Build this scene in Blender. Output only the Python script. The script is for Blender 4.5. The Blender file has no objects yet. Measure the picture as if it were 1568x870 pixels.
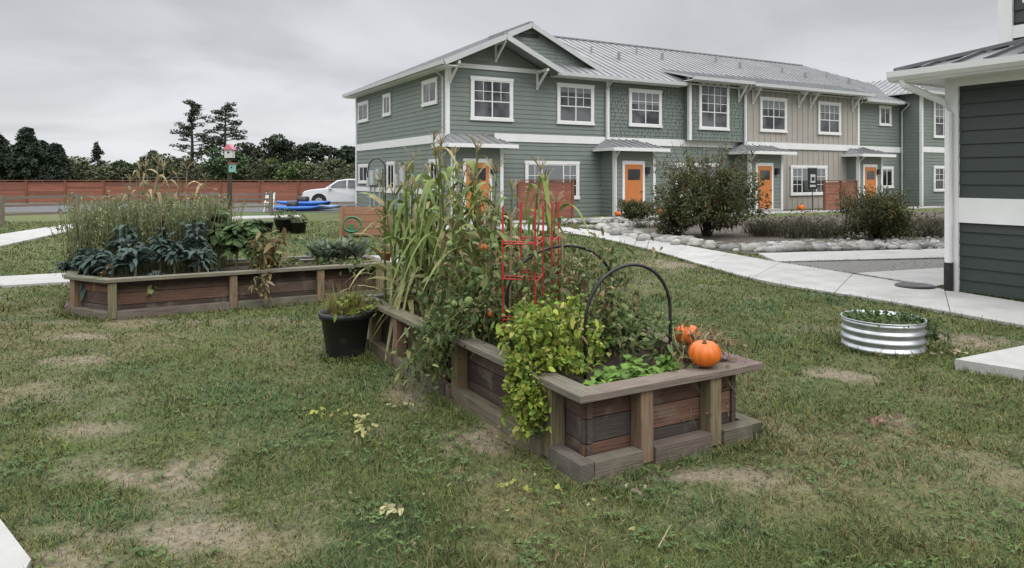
import bpy, math, random
import numpy as np
from mathutils import Vector
rng=np.random.default_rng(11); random.seed(11)
R=random.random
def U(a,b): return random.uniform(a,b)
ANG=math.radians(29.6)
E1=np.array([math.cos(ANG),math.sin(ANG)]); E2=np.array([-math.sin(ANG),math.cos(ANG)])
S=bpy.context.scene
# ------------------------------------------------------------------ materials
def newmat(name):
    m=bpy.data.materials.new(name); m.use_nodes=True
    nt=m.node_tree; b=nt.nodes['Principled BSDF']; return m,nt,b
def N(nt,t,**k):
    n=nt.nodes.new(t)
    for a,v in k.items(): setattr(n,a,v)
    return n
def surf(name,col,rough=.7,var=.25,scale=3.0,bump=.0,bscale=40.,metal=0.,attr=False,grain=False,stretch=(1,1,1),spec=.5,stain=None):
    m,nt,b=newmat(name); L=nt.links
    tc=N(nt,'ShaderNodeTexCoord'); mp=N(nt,'ShaderNodeMapping'); mp.inputs['Scale'].default_value=stretch
    L.new(tc.outputs['UV' if grain else 'Object'],mp.inputs[0])
    n=N(nt,'ShaderNodeTexNoise'); n.inputs['Scale'].default_value=scale; n.inputs['Detail'].default_value=6; n.inputs['Roughness'].default_value=.65
    L.new(mp.outputs[0],n.inputs['Vector'])
    r=N(nt,'ShaderNodeMapRange'); r.inputs[1].default_value=.3; r.inputs[2].default_value=.7
    r.inputs[3].default_value=1-var; r.inputs[4].default_value=1+var
    L.new(n.outputs['Fac'],r.inputs[0])
    mul=N(nt,'ShaderNodeVectorMath',operation='MULTIPLY')
    if attr:
        a=N(nt,'ShaderNodeAttribute',attribute_name='Col'); 
        m2=N(nt,'ShaderNodeVectorMath',operation='MULTIPLY'); L.new(a.outputs['Color'],m2.inputs[0]); m2.inputs[1].default_value=col[:3]
        L.new(m2.outputs[0],mul.inputs[0])
    else: mul.inputs[0].default_value=col[:3]
    L.new(r.outputs[0],mul.inputs[1]); out=mul.outputs[0]
    if stain:
        n3=N(nt,'ShaderNodeTexNoise'); n3.inputs['Scale'].default_value=stain[1]; n3.inputs['Detail'].default_value=5; L.new(tc.outputs['Object'],n3.inputs['Vector'])
        r3=N(nt,'ShaderNodeMapRange'); r3.inputs[1].default_value=stain[2]; r3.inputs[2].default_value=stain[2]+.14; r3.inputs[4].default_value=stain[3]; L.new(n3.outputs['Fac'],r3.inputs[0])
        mx=N(nt,'ShaderNodeMixRGB'); L.new(r3.outputs[0],mx.inputs[0]); L.new(out,mx.inputs[1]); mx.inputs[2].default_value=(*stain[0],1); out=mx.outputs[0]
    L.new(out,b.inputs['Base Color'])
    b.inputs['Roughness'].default_value=rough; b.inputs['Metallic'].default_value=metal; b.inputs['Specular IOR Level'].default_value=spec
    if bump>0:
        n2=N(nt,'ShaderNodeTexNoise'); n2.inputs['Scale'].default_value=bscale; n2.inputs['Detail'].default_value=5
        L.new(mp.outputs[0],n2.inputs['Vector'])
        bp=N(nt,'ShaderNodeBump'); bp.inputs['Strength'].default_value=bump; bp.inputs['Distance'].default_value=.02
        L.new(n2.outputs['Fac'],bp.inputs['Height']); L.new(bp.outputs[0],b.inputs['Normal'])
    return m
def foliage_mat(name,trans=.3,rough=.55):
    m,nt,b=newmat(name); L=nt.links
    a=N(nt,'ShaderNodeAttribute',attribute_name='Col')
    L.new(a.outputs['Color'],b.inputs['Base Color']); b.inputs['Roughness'].default_value=rough; b.inputs['Specular IOR Level'].default_value=.3
    if trans>0:
        t=N(nt,'ShaderNodeBsdfTranslucent'); L.new(a.outputs['Color'],t.inputs[0])
        mx=N(nt,'ShaderNodeMixShader'); mx.inputs[0].default_value=trans
        L.new(b.outputs[0],mx.inputs[1]); L.new(t.outputs[0],mx.inputs[2]); L.new(mx.outputs[0],nt.nodes['Material Output'].inputs[0])
    return m
FOL=foliage_mat('leaf_surface',.25); GRS=foliage_mat('grass_blade',0,.7); FAR=foliage_mat('distant_leaf',0,.8)
M_sid=surf('green_siding',(.170,.197,.176),.6,.08,1.2)
M_shi=surf('green_shingle',(.155,.181,.16),.7,.22,6,stretch=(1,1,1))
M_bei=surf('beige_siding',(.35,.325,.29),.6,.06,1.2)
M_trim=surf('white_trim',(.72,.72,.71),.5,.05,2)
M_trimg=surf('grey_trim',(.46,.47,.47),.5,.06,2)
M_roof=surf('metal_roof',(.25,.255,.26),.5,.16,.8,metal=.2)
M_drk=surf('dark_siding',(.026,.036,.031),.5,.15,1.5,bump=.1,bscale=30)
M_door=surf('orange_door',(.50,.17,.045),.45,.05,2)
M_fen=surf('stained_fence',(.22,.08,.048),.65,.3,2,attr=True,grain=True,stretch=(.6,6,1))
M_wood=surf('weathered_wood',(1,1,1),.8,.6,3,attr=True,grain=True,stretch=(1.2,26,1),bump=.35,bscale=3,stain=((.19,.165,.135),7,.54,.45))
M_rail=surf('weathered_rail',(1,1,1),.8,.4,3,attr=True,grain=True,stretch=(1.2,20,1))
M_conc=surf('concrete',(.39,.385,.37),.85,.13,2.5,bump=.25,bscale=60,stain=((.27,.26,.24),1.3,.55,.5))
M_asph=surf('asphalt',(.10,.10,.105),.9,.2,4)
M_mulch=surf('mulch',(.095,.08,.062),.95,.5,9,bump=.8,bscale=30)
M_soil=surf('soil',(.06,.042,.03),.95,.4,9,bump=.8,bscale=30)
M_grav=surf('gravel',(.17,.165,.155),.9,.6,45,bump=.9,bscale=50)
M_blk=surf('black_plastic',(.012,.012,.013),.45,.3,6,stain=((.05,.045,.04),9,.55,.5))
M_gal=surf('galvanised_steel',(.50,.52,.53),.42,.2,9,metal=.75)
M_wire=surf('dull_wire',(.13,.13,.125),.6,.2,5)
M_pump=surf('pumpkin_skin',(.62,.14,.015),.4,.15,6,stain=((.45,.10,.01),14,.5,.6))
M_stem=surf('dry_stem',(.22,.17,.09),.8,.3,20)
M_white=surf('car_paint',(.75,.76,.77),.25,.02,2)
M_blue=surf('blue_plastic',(.03,.14,.48),.4,.1,3)
M_red=surf('red_wire',(.42,.02,.02),.5,.2,3)
M_grn=surf('green_hose',(.03,.2,.09),.4,.1,3)
M_terr=surf('terracotta',(.33,.12,.06),.7,.15,8)
M_rock=surf('river_stone',(1,1,1),.8,.25,12,attr=True)
M_bark=surf('bark',(.055,.042,.034),.9,.4,3)
M_lwood=surf('light_wood',(.30,.155,.09),.7,.25,3,grain=True,stretch=(1,18,1))
def glass_mat():
    m,nt,b=newmat('window_glass'); L=nt.links
    tc=N(nt,'ShaderNodeTexCoord'); n=N(nt,'ShaderNodeTexNoise'); n.inputs['Scale'].default_value=.9; n.inputs['Detail'].default_value=3
    L.new(tc.outputs['Object'],n.inputs['Vector'])
    cr=N(nt,'ShaderNodeValToRGB'); cr.color_ramp.elements[0].position=.42; cr.color_ramp.elements[0].color=(.012,.014,.016,1)
    cr.color_ramp.elements[1].position=.62; cr.color_ramp.elements[1].color=(.12,.13,.135,1)
    L.new(n.outputs['Fac'],cr.inputs[0]); L.new(cr.outputs[0],b.inputs['Base Color'])
    b.inputs['Roughness'].default_value=.06; b.inputs['Specular IOR Level'].default_value=.6
    return m
M_glass=glass_mat()
# ------------------------------------------------------------------ builders
class MB:
    def __init__(s): s.v=[];s.f=[];s.m=[];s.c=[];s.uv=[]
    def add(s,vs,fs,m=0,c=(1,1,1),uvs=None):
        o=len(s.v); s.v+= [tuple(map(float,v)) for v in vs]
        for i,f in enumerate(fs):
            s.f.append([o+k for k in f]); s.m.append(m); s.c.append(c)
            s.uv.append(uvs[i] if uvs else [(0,0)]*len(f))
    def obox(s,c,ax,ay,az,m=0,col=(1,1,1)):
        c=np.array(c,float);A=[np.array(a,float)/2 for a in (ax,ay,az)]
        vs=[];
        for k in (-1,1):
            for j in (-1,1):
                for i in (-1,1): vs.append(c+i*A[0]+j*A[1]+k*A[2])
        fs=[(0,2,3,1),(4,5,7,6),(0,1,5,4),(2,6,7,3),(0,4,6,2),(1,3,7,5)]
        ln=[np.linalg.norm(a)*2 for a in A]; lg=int(np.argmax(ln)); ou,ov=R()*50,R()*50
        uvs=[]
        for f in fs:
            q=[]
            for i in f:
                co=[((i>>b)&1)*ln[b] for b in range(3)]
                q.append((ou+co[lg],ov+sum(co[b]*(1+.37*b) for b in range(3) if b!=lg)))
            uvs.append(q)
        s.add(vs,fs,m,col,uvs)
    def box(s,x0,x1,y0,y1,z0,z1,m=0,col=(1,1,1)):
        s.obox(((x0+x1)/2,(y0+y1)/2,(z0+z1)/2),(x1-x0,0,0),(0,y1-y0,0),(0,0,z1-z0),m,col)
    def beam(s,a,b,w,h,m=0,col=(1,1,1),up=(0,0,1)):
        a=np.array(a,float);b=np.array(b,float);d=b-a;l=np.linalg.norm(d);d/=l
        up=np.array(up,float)
        if abs(d@up)>.98: up=np.array((0,1.,0))
        sd=np.cross(d,up);sd/=np.linalg.norm(sd);u=np.cross(sd,d)
        s.obox((a+b)/2,d*l,sd*w,u*h,m,col)
    def tube(s,path,r,n=8,m=0,col=(1,1,1)):
        P=[np.array(p,float) for p in path];vs=[];k=len(P)
        rs=r if hasattr(r,'__len__') else [r]*k
        for i,p in enumerate(P):
            d=P[min(i+1,k-1)]-P[max(i-1,0)];d/=np.linalg.norm(d)+1e-9
            a=np.cross(d,(0,0,1) if abs(d[2])<.95 else (0,1,0));a/=np.linalg.norm(a);b=np.cross(d,a)
            for j in range(n):
                t=2*math.pi*j/n;vs.append(p+rs[i]*(math.cos(t)*a+math.sin(t)*b))
        fs=[(i*n+j,i*n+(j+1)%n,(i+1)*n+(j+1)%n,(i+1)*n+j) for i in range(k-1) for j in range(n)]
        fs+=[tuple(range(n))[::-1],tuple((k-1)*n+j for j in range(n))]
        s.add(vs,fs,m,col)
    def revolve(s,prof,n=40,c=(0,0,0),m=0,col=(1,1,1),close=False):
        vs=[];k=len(prof)
        for r,z in prof:
            for j in range(n):
                t=2*math.pi*j/n;vs.append((c[0]+r*math.cos(t),c[1]+r*math.sin(t),c[2]+z))
        fs=[(i*n+j,i*n+(j+1)%n,(i+1)*n+(j+1)%n,(i+1)*n+j) for i in range(k-1) for j in range(n)]
        if close: fs.append(tuple(range((k-1)*n,k*n)))
        s.add(vs,fs,m,col)
    def build(s,name,mats,parent=None,smooth=False,loc=None,rot=0,bevel=0):
        me=bpy.data.meshes.new(name); me.from_pydata(s.v,[],s.f)
        for m in mats: me.materials.append(m)
        me.polygons.foreach_set('material_index',s.m)
        ca=me.color_attributes.new('Col','FLOAT_COLOR','CORNER'); cols=[]
        for f,c in zip(s.f,s.c):
            for _ in f: cols+= [c[0],c[1],c[2],1]
        ca.data.foreach_set('color',cols)
        ul=me.uv_layers.new(name='UVMap'); uu=[]
        for q in s.uv:
            for a in q: uu+=[a[0],a[1]]
        ul.data.foreach_set('uv',uu)
        if smooth: me.polygons.foreach_set('use_smooth',[True]*len(s.f))
        me.update(); o=bpy.data.objects.new(name,me); S.collection.objects.link(o)
        if bevel: bv=o.modifiers.new('bevel','BEVEL');bv.width=bevel;bv.segments=2
        if parent: o.parent=parent
        if loc is not None: o.location=loc
        o.rotation_euler[2]=rot
        return o
def empty(name,loc=(0,0,0),rot=0):
    o=bpy.data.objects.new(name,None); S.collection.objects.link(o); o.location=loc; o.rotation_euler[2]=rot; return o
def nrm(a): return a/(np.linalg.norm(a,axis=-1,keepdims=True)+1e-9)
class FO:
    def __init__(s): s.V=[];s.F=[];s.C=[];s.n=0
    def rib(s,P,D,L,W,col,nseg=3,prof='leaf',droop=.3,roll=1.0,ripple=0.,base=.8):
        P=np.atleast_2d(P).astype(float);n=len(P);D=nrm(np.broadcast_to(np.array(D,float),(n,3)).copy())
        L=np.broadcast_to(np.array(L,float),(n,)); W=np.broadcast_to(np.array(W,float),(n,)); col=np.broadcast_to(np.array(col,float),(n,3))
        t=np.linspace(0,1,nseg+1)
        if prof=='leaf': w=np.sin(np.pi*np.clip(.1+.9*t,0,1))**.8
        elif prof=='blade': w=(1-t)**.7
        elif prof=='corn': w=np.minimum(1,.45+t*5)*(1-t**2.2)
        elif prof=='kale': w=np.minimum(1,.12+np.clip(t-.15,0,1)*2.6)*(1-t**4)
        else: w=np.ones_like(t)
        w[-1]=max(w[-1],.02)
        up=np.array([0,0,1.]); S0=np.cross(D,up)+rng.normal(0,.02,(n,3)); S0=nrm(S0); T0=np.cross(S0,D)
        r=rng.normal(0,roll,n)[:,None]; SS=np.cos(r)*S0+np.sin(r)*T0; NN=np.cos(r)*T0-np.sin(r)*S0
        dr=np.broadcast_to(np.array(droop,float),(n,))
        c=P[:,None]+D[:,None]*L[:,None,None]*t[None,:,None]
        c[:,:,2]-=dr[:,None]*L[:,None]*(t**2)[None]
        off=SS[:,None]*(W[:,None]*w[None])[:,:,None]*.5
        a=c-off;b=c+off
        if ripple>0:
            a=a+NN[:,None]*(rng.normal(0,ripple,(n,nseg+1))*W[:,None])[:,:,None]; b=b+NN[:,None]*(rng.normal(0,ripple,(n,nseg+1))*W[:,None])[:,:,None]
        v=np.stack([a,b],2).reshape(-1,3); k=(nseg+1)*2
        base_i=(np.arange(n)*k)[:,None,None]; st=(np.arange(nseg)*2)[None,:,None]; q=np.array([0,1,3,2])[None,None]
        f=(base_i+st+q).reshape(-1,4)+s.n
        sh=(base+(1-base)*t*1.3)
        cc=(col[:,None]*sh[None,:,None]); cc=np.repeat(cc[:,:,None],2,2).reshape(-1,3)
        s.V.append(v);s.F.append(f);s.C.append(cc);s.n+=len(v)
    def tube(s,path,r0,r1,col,n=5):
        P=np.array(path,float);k=len(P);d=np.gradient(P,axis=0);d=nrm(d)
        ref=np.where(np.abs(d[:,2:3])<.9,np.array([[0,0,1.]]),np.array([[0,1.,0]]))
        a=nrm(np.cross(d,ref));b=np.cross(d,a);th=2*np.pi*np.arange(n)/n
        r=np.linspace(r0,r1,k)[:,None,None]
        v=(P[:,None]+r*(np.cos(th)[None,:,None]*a[:,None]+np.sin(th)[None,:,None]*b[:,None])).reshape(-1,3)
        i=np.arange(k-1)[:,None];j=np.arange(n)[None]
        f=np.stack([i*n+j,i*n+(j+1)%n,(i+1)*n+(j+1)%n,(i+1)*n+j],-1).reshape(-1,4)+s.n
        s.V.append(v);s.F.append(f);s.C.append(np.tile(np.array(col,float),(len(v),1)));s.n+=len(v)
    def ball(s,c,r,col,nu=10,nv=7,jit=0.,sq=(1,1,1)):
        th=np.linspace(0.02,np.pi-.02,nv);ph=2*np.pi*np.arange(nu)/nu
        v=np.stack([np.sin(th)[:,None]*np.cos(ph)[None],np.sin(th)[:,None]*np.sin(ph)[None],np.cos(th)[:,None]*np.ones(nu)[None]],-1)
        v=v*(1+rng.normal(0,jit,(nv,nu,1)))*r*np.array(sq)
        a=R()*6.28;ca,sa=math.cos(a),math.sin(a); x=v[...,0]*ca-v[...,1]*sa;y=v[...,0]*sa+v[...,1]*ca; v=np.stack([x,y,v[...,2]],-1)
        v=v.reshape(-1,3)+np.array(c)
        i=np.arange(nv-1)[:,None];j=np.arange(nu)[None]
        f=np.stack([i*nu+j,(i+1)*nu+j,(i+1)*nu+(j+1)%nu,i*nu+(j+1)%nu],-1).reshape(-1,4)+s.n
        s.V.append(v);s.F.append(f);s.C.append(np.tile(np.array(col,float),(len(v),1)));s.n+=len(v)
    def build(s,name,mat=None,parent=None,smooth=False):
        V=np.concatenate(s.V).astype(np.float32);F=np.concatenate(s.F).astype(np.int32);C=np.concatenate(s.C)
        me=bpy.data.meshes.new(name);me.vertices.add(len(V));me.vertices.foreach_set('co',V.ravel())
        me.loops.add(F.size);me.loops.foreach_set('vertex_index',F.ravel());me.polygons.add(len(F))
        me.polygons.foreach_set('loop_start',np.arange(0,F.size,4,dtype=np.int32))
        if smooth: me.polygons.foreach_set('use_smooth',np.ones(len(F),bool))
        me.update(calc_edges=True)
        at=me.attributes.new('Col','FLOAT_COLOR','POINT');at.data.foreach_set('color',np.concatenate([np.clip(C,0,1),np.ones((len(C),1))],1).astype(np.float32).ravel())
        me.materials.append(mat or FOL);o=bpy.data.objects.new(name,me);S.collection.objects.link(o)
        if parent:o.parent=parent
        return o
_T=rng.random((256,256))
def vn(x,y,sc,sd=0):
    x=np.asarray(x)*sc+sd*17.3;y=np.asarray(y)*sc+sd*9.1;xi=np.floor(x).astype(int);yi=np.floor(y).astype(int);fx=x-xi;fy=y-yi
    fx=fx*fx*(3-2*fx);fy=fy*fy*(3-2*fy);g=lambda a,b:_T[a%256,b%256]
    return (g(xi,yi)*(1-fx)+g(xi+1,yi)*fx)*(1-fy)+(g(xi,yi+1)*(1-fx)+g(xi+1,yi+1)*fx)*fy
def fbm(x,y,sc,sd=0): return .5*vn(x,y,sc,sd)+.3*vn(x,y,sc*2.3,sd+1)+.2*vn(x,y,sc*5.1,sd+2)
def inpoly(x,y,P):
    r=np.zeros(len(x),bool);n=len(P)
    for i in range(n):
        x1,y1=P[i];x2,y2=P[(i+1)%n]
        c=((y1>y)!=(y2>y))&(x<(x2-x1)*(y-y1)/((y2-y1)+1e-12)+x1);r^=c
    return r
# ------------------------------------------------------------------ layout of flat things
C0=np.array([.36,3.74])
def Bp(a,b): p=C0+a*E1+b*E2; return (p[0],p[1])
LB=[(-5.26,8.36),(-4.56,7.98),(-1.62,9.65),(-2.27,10.8),(-5.75,9.3)]
path_main_L=[(7.3,4.1),(6.3,5.9),(5.43,7.55),(4.77,9.18),(3.84,10.57),(3.53,12.2),(3.28,13.95),(3.06,15.4),(2.43,18.2),(1.6,20.3),(.32,21.8),(-2.5,21.6)]
path_main_R=[(8.35,5.5),(7.2,7.4),(6.4,8.95),(6.02,10.2),(5.5,11.8),(4.82,13.6),(4.4,15.2),(3.94,16.8),(3.34,18.55),(2.3,21.8),(.36,24.2),(-2.6,23.3)]
branch=[(4.95,13.3),(8.4,13.95),(14,15.0),(14,16.9),(9.45,15.7),(5.1,14.75)]
stub=[(5.68,11.75),(7.56,12.45),(12,14.1),(12,12.6),(6.42,10.5),(6.15,10.35)]
gravel_tri=[(4.98,13.25),(8.4,13.9),(13,14.8),(11,13.7),(5.6,11.8)]
pa=np.array([-6.66,10.77]); pathA=[tuple(pa-8*E1),tuple(pa+5.6*E1),tuple(pa+5.6*E1+1.2*E2),tuple(pa-8*E1+1.2*E2)]
pB_L=[(-11.5,9.5),(-13,14.5),(-14.2,19.8),(-15.0,24),(-13.5,28),(-9,30)]
pB_R=[(-9.5,10.5),(-11,14),(-11.8,16.5),(-13.2,21.5),(-12,26.0),(-8.5,28.6)]
slabL=[(-2.62,3.52),(-1.98,2.93),(-1.7,2.2),(-3.5,2.2)]
slabR=[(3.72,5.98),(4.9,6.6),(6.2,5.6),(4.6,5.1)]
mulchbed=[(3.5,18.6),(4.1,16.9),(4.55,15.3),(5.0,14.85),(9.45,15.8),(14,17.0),(24,20.5),(27,37),(12,29.5),(3.5,24.6),(2.5,22.0)]
bedpoly=[Bp(-.03,-.03),Bp(1.4,-.03),Bp(1.4,3.75),Bp(-.1,3.75)]
nograss=[path_main_L+path_main_R[::-1],branch,stub,gravel_tri,pathA,pB_L+pB_R[::-1],slabL,slabR,mulchbed,bedpoly,LB]
dirts=[(-1.9,3.85,.34,.2,1),(-1.44,3.2,.3,.15,.9),(-3.5,5.3,.5,.28,.5),(-2.7,4.55,.2,.14,.7),(-3.9,6.3,.25,.18,.8),(-4.35,7.2,.25,.12,.9),(-2.05,3.05,.3,.2,.9),(-1.0,3.2,.3,.15,.4),
 (-.2,4.4,.15,.4,1),(-.75,5.5,.14,.5,.8),(2.7,5.8,.3,.16,.9),(4.4,7.0,.5,.25,1),(1.0,3.82,.5,.11,.9),(2.6,3.95,.4,.25,.4),(2.56,4.65,.12,.15,.6),(3.2,7.6,.4,.2,.4),(1.6,4.6,.12,.3,.8),
 (-4.0,7.9,1.3,.15,.6),(3.0,13.2,.5,.8,.8),(-3.1,4.0,.4,.2,.4),(5,6.2,.5,.25,.6),(-2.3,4.0,.3,.12,.5),(-1.6,3.55,.35,.12,.5),(3.0,4.3,.5,.15,.35)]
def dry(x,y):
    n=fbm(x,y,1.6,3);m=fbm(x,y,.35,5)
    return np.clip((n-.5)*2.4+(m-.5)*1.6+.16,0,1)*.75
def dirt(x,y):
    n=fbm(x,y,5.5,8);d=np.zeros_like(np.asarray(x,float))
    for cx,cy,rx,ry,s in dirts:
        q=((x-cx)/rx)**2+((y-cy)/ry)**2
        d=np.maximum(d,s*np.clip(1.15-q*.45+(n-.5)*4.6,0,1)*np.exp(-q*.40))
    d=np.maximum(d,np.clip((fbm(x,y,2.6,12)-.66)*5,0,1)*.5)
    return np.clip(d,0,1)
GREEN=np.array([.092,.126,.030]);STRAW=np.array([.26,.215,.10]);DIRT=np.array([.205,.165,.12])
# ------------------------------------------------------------------ ground
def ground():
    xs=np.unique(np.concatenate([-np.geomspace(9,900,26),np.arange(-9,9.01,.07),np.geomspace(9,900,26)]))
    ys=np.unique(np.concatenate([[-200,-50,-10,-3,0],np.arange(1,14.01,.07),np.geomspace(14,1500,50)]))
    X,Y=np.meshgrid(xs,ys);sh=X.shape;x=X.ravel();y=Y.ravel()
    z=(fbm(x,y,1.1,20)-.5)*.03*np.exp(-np.abs(y)/30)
    z=z-.012
    me=bpy.data.meshes.new('lawn_ground');V=np.stack([x,y,z],1).astype(np.float32);me.vertices.add(len(V));me.vertices.foreach_set('co',V.ravel())
    r,c=sh;i=np.arange(r-1)[:,None];j=np.arange(c-1)[None]
    F=np.stack([i*c+j,i*c+j+1,(i+1)*c+j+1,(i+1)*c+j],-1).reshape(-1,4).astype(np.int32)
    me.loops.add(F.size);me.loops.foreach_set('vertex_index',F.ravel());me.polygons.add(len(F));me.polygons.foreach_set('loop_start',np.arange(0,F.size,4,dtype=np.int32));me.update(calc_edges=True)
    d=dry(x,y)[:,None];q=dirt(x,y)[:,None]
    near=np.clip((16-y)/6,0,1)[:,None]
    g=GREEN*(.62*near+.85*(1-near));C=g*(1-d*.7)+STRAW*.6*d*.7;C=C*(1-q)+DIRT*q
    at=me.attributes.new('Col','FLOAT_COLOR','POINT');at.data.foreach_set('color',np.concatenate([C,np.ones((len(C),1))],1).astype(np.float32).ravel())
    me.polygons.foreach_set('use_smooth',np.ones(len(F),bool))
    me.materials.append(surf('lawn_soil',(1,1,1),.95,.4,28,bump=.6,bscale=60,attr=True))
    o=bpy.data.objects.new('lawn_ground',me);S.collection.objects.link(o)
ground()
def blades():
    n=480000
    y=np.exp(rng.uniform(np.log(1.6),np.log(26),n));x=rng.uniform(-1,1,n)*(.82*y+1.0)
    fr=[];
    def edge(a,b,k,sd):
        t=rng.random(k)[:,None];fr.append(np.array(a)*(1-t)+np.array(b)*t+rng.normal(0,sd,(k,2)))
    for i in range(4):edge(bedpoly[i],bedpoly[(i+1)%4],1600,.05)
    for i in range(5):edge(LB[i],LB[(i+1)%5],1100,.06)
    for P in (path_main_L,path_main_R,branch,slabL,slabR,pathA):
        for a,b in zip(P[:-1],P[1:]):edge(a,b,700,.035)
    for c,r in (((-1.5,6.42),.2),((3.5,6.72),.39)):
        a=rng.uniform(0,6.28,900);fr.append(np.stack([c[0]+r*np.cos(a),c[1]+r*np.sin(a)],1)+rng.normal(0,.025,(900,2)))
    fr=np.concatenate(fr);isf=np.r_[np.zeros(n,bool),np.ones(len(fr),bool)];x=np.r_[x,fr[:,0]];y=np.r_[y,fr[:,1]];n=len(x)
    k=np.ones(n,bool)
    for P in nograss:k&=~inpoly(x,y,P)
    lx=(x-6.14)*E1[0]+(y-9.97)*E1[1];ly=(x-6.14)*E2[0]+(y-9.97)*E2[1];k&=~((lx>-.02)&(ly<.05)&(ly>-9))
    k&=(((x+1.5)**2+(y-6.42)**2)>.17**2)&(((x-3.5)**2+(y-6.72)**2)>.35**2)
    q=dirt(x,y);k&=(rng.random(n)>q*.84)|(isf&(rng.random(n)>.5))
    x=x[k];y=y[k];q=q[k];isf=isf[k];n=len(x);d=dry(x,y)
    h=(.014+.065*fbm(x,y,2.5,30)**1.6+.02*rng.random(n))*(1-.35*d)*(1+.02*y)*(1-.45*q)*(.6+.85*vn(x,y,8,70))
    tall=rng.random(n)<.014;h[tall]*=2;h[isf]=rng.uniform(.03,.10,isf.sum())
    a=rng.uniform(0,2*np.pi,n);tl=rng.uniform(.15,1.4,n)
    D=np.stack([np.cos(a)*tl,np.sin(a)*tl,np.ones(n)],1)
    w=.0030*(1+.28*np.maximum(y-2,0))*rng.uniform(.7,1.4,n)
    st=(rng.random(n)<(.12+.5*d+.35*q))[:,None]
    sp=fbm(x,y,4.5,90)[:,None]
    g=GREEN*rng.uniform(.6,1.4,(n,1))*np.stack([rng.uniform(.75,1.35,n),np.ones(n),rng.uniform(.7,1.3,n)],1)
    g=g*(.62+.8*fbm(x,y,1.2,41))[:,None]*(.65+.7*sp)
    bl=(vn(x,y,1.9,77)>.72)[:,None];g=np.where(bl,g*np.array([.8,1.0,1.35]),g)
    s_=STRAW*rng.uniform(.5,1.15,(n,1));c=np.where(st,s_,g)
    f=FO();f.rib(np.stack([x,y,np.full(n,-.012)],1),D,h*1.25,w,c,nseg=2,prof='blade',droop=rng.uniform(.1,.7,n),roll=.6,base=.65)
    m=7000;y=np.exp(rng.uniform(np.log(2),np.log(10),m));x=rng.uniform(-1,1,m)*(.8*y+.6);k=(fbm(x,y,1.8,50)>.56)
    for P in nograss:k&=~inpoly(x,y,P)
    x=x[k];y=y[k]
    for _ in range(5):
        m=len(x);a=rng.uniform(0,6.28,m)
        f.rib(np.stack([x,y,np.full(m,.008)],1),np.stack([np.cos(a),np.sin(a),rng.uniform(.2,.8,m)],1),rng.uniform(.02,.04,m),rng.uniform(.008,.016,m),np.array([.08,.125,.035])*rng.uniform(.6,1.4,(m,1)),nseg=2,droop=.4,roll=.3)
    for _ in range(110):
        y0=math.exp(U(math.log(2.4),math.log(8)));x0=U(-1,1)*.78*y0
        if any(inpoly(np.array([x0]),np.array([y0]),P)[0] for P in nograss):continue
        m=random.randint(5,9);a=rng.uniform(0,6.28,m);s=U(.45,.9)
        f.rib(np.tile([x0,y0,.012],(m,1)),np.stack([np.cos(a),np.sin(a),rng.uniform(.1,.6,m)],1),s*rng.uniform(.04,.07,m),s*rng.uniform(.014,.022,m),np.array([.08,.125,.036])*U(.6,1.15),nseg=3,droop=.4,roll=.2,ripple=.1)
    f.build('grass',GRS)
blades()
# ------------------------------------------------------------------ slabs
def slab(name,poly,z0,z1,mat,parent=None):
    mb=MB();n=len(poly);area=sum(poly[i][0]*poly[(i+1)%n][1]-poly[(i+1)%n][0]*poly[i][1] for i in range(n))
    if area<0: poly=poly[::-1]
    vs=[(x,y,z0) for x,y in poly]+[(x,y,z1) for x,y in poly]
    fs=[tuple(range(n,2*n))]+[(i,(i+1)%n,n+(i+1)%n,n+i) for i in range(n)]
    mb.add(vs,fs);return mb.build(name,[mat],parent)
M_slabs=surf('concrete_slabs',(.39,.385,.37),.85,.14,2.5,bump=.25,bscale=60,attr=True,stain=((.27,.26,.24),1.3,.55,.5))
def path(name,Lp,Rp,step=1.3,z=.03):
    def samp(P,k):
        P=np.array(P);d=np.r_[0,np.cumsum(np.linalg.norm(np.diff(P,axis=0),axis=1))];t=np.linspace(0,d[-1],k)
        xs=np.interp(t,d,P[:,0]);ys=np.interp(t,d,P[:,1]);return np.stack([xs,ys],1)
    tot=np.linalg.norm(np.diff(np.array(Lp),axis=0),axis=1).sum();ns=int(tot/step);sub=5;k=ns*sub+1
    A=samp(Lp,k);Bq=samp(Rp,k)
    for _ in range(6):
        A[1:-1]=(A[:-2]+A[1:-1]*2+A[2:])/4;Bq[1:-1]=(Bq[:-2]+Bq[1:-1]*2+Bq[2:])/4
    mb=MB()
    for i in range(ns):
        a=A[i*sub:(i+1)*sub+1].copy();b=Bq[i*sub:(i+1)*sub+1].copy()
        g=.006;
        for e in (a,b):
            e[0]+=(e[1]-e[0])/np.linalg.norm(e[1]-e[0])*g;e[-1]-=(e[-1]-e[-2])/np.linalg.norm(e[-1]-e[-2])*g
        pl=list(map(tuple,a))+list(map(tuple,b[::-1]));n=len(pl)
        area=sum(pl[j][0]*pl[(j+1)%n][1]-pl[(j+1)%n][0]*pl[j][1] for j in range(n))
        if area<0:pl=pl[::-1]
        vs=[(x,y,-.03) for x,y in pl]+[(x,y,z) for x,y in pl];c=U(.92,1.06)
        mb.add(vs,[tuple(range(n,2*n))]+[(j,(j+1)%n,n+(j+1)%n,n+j) for j in range(n)],0,(c,c,c))
    return mb.build(name,[M_slabs])
path('concrete_path',path_main_L,path_main_R,1.5)
path('concrete_path',pathA[:2],[pathA[3],pathA[2]],1.3)
path('concrete_path',pB_L,pB_R,1.6)
slab('concrete_path',branch,-.03,.034,M_conc);slab('concrete_path',stub,-.03,.026,M_conc)
slab('gravel_patch',gravel_tri,-.03,.012,M_grav)
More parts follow.
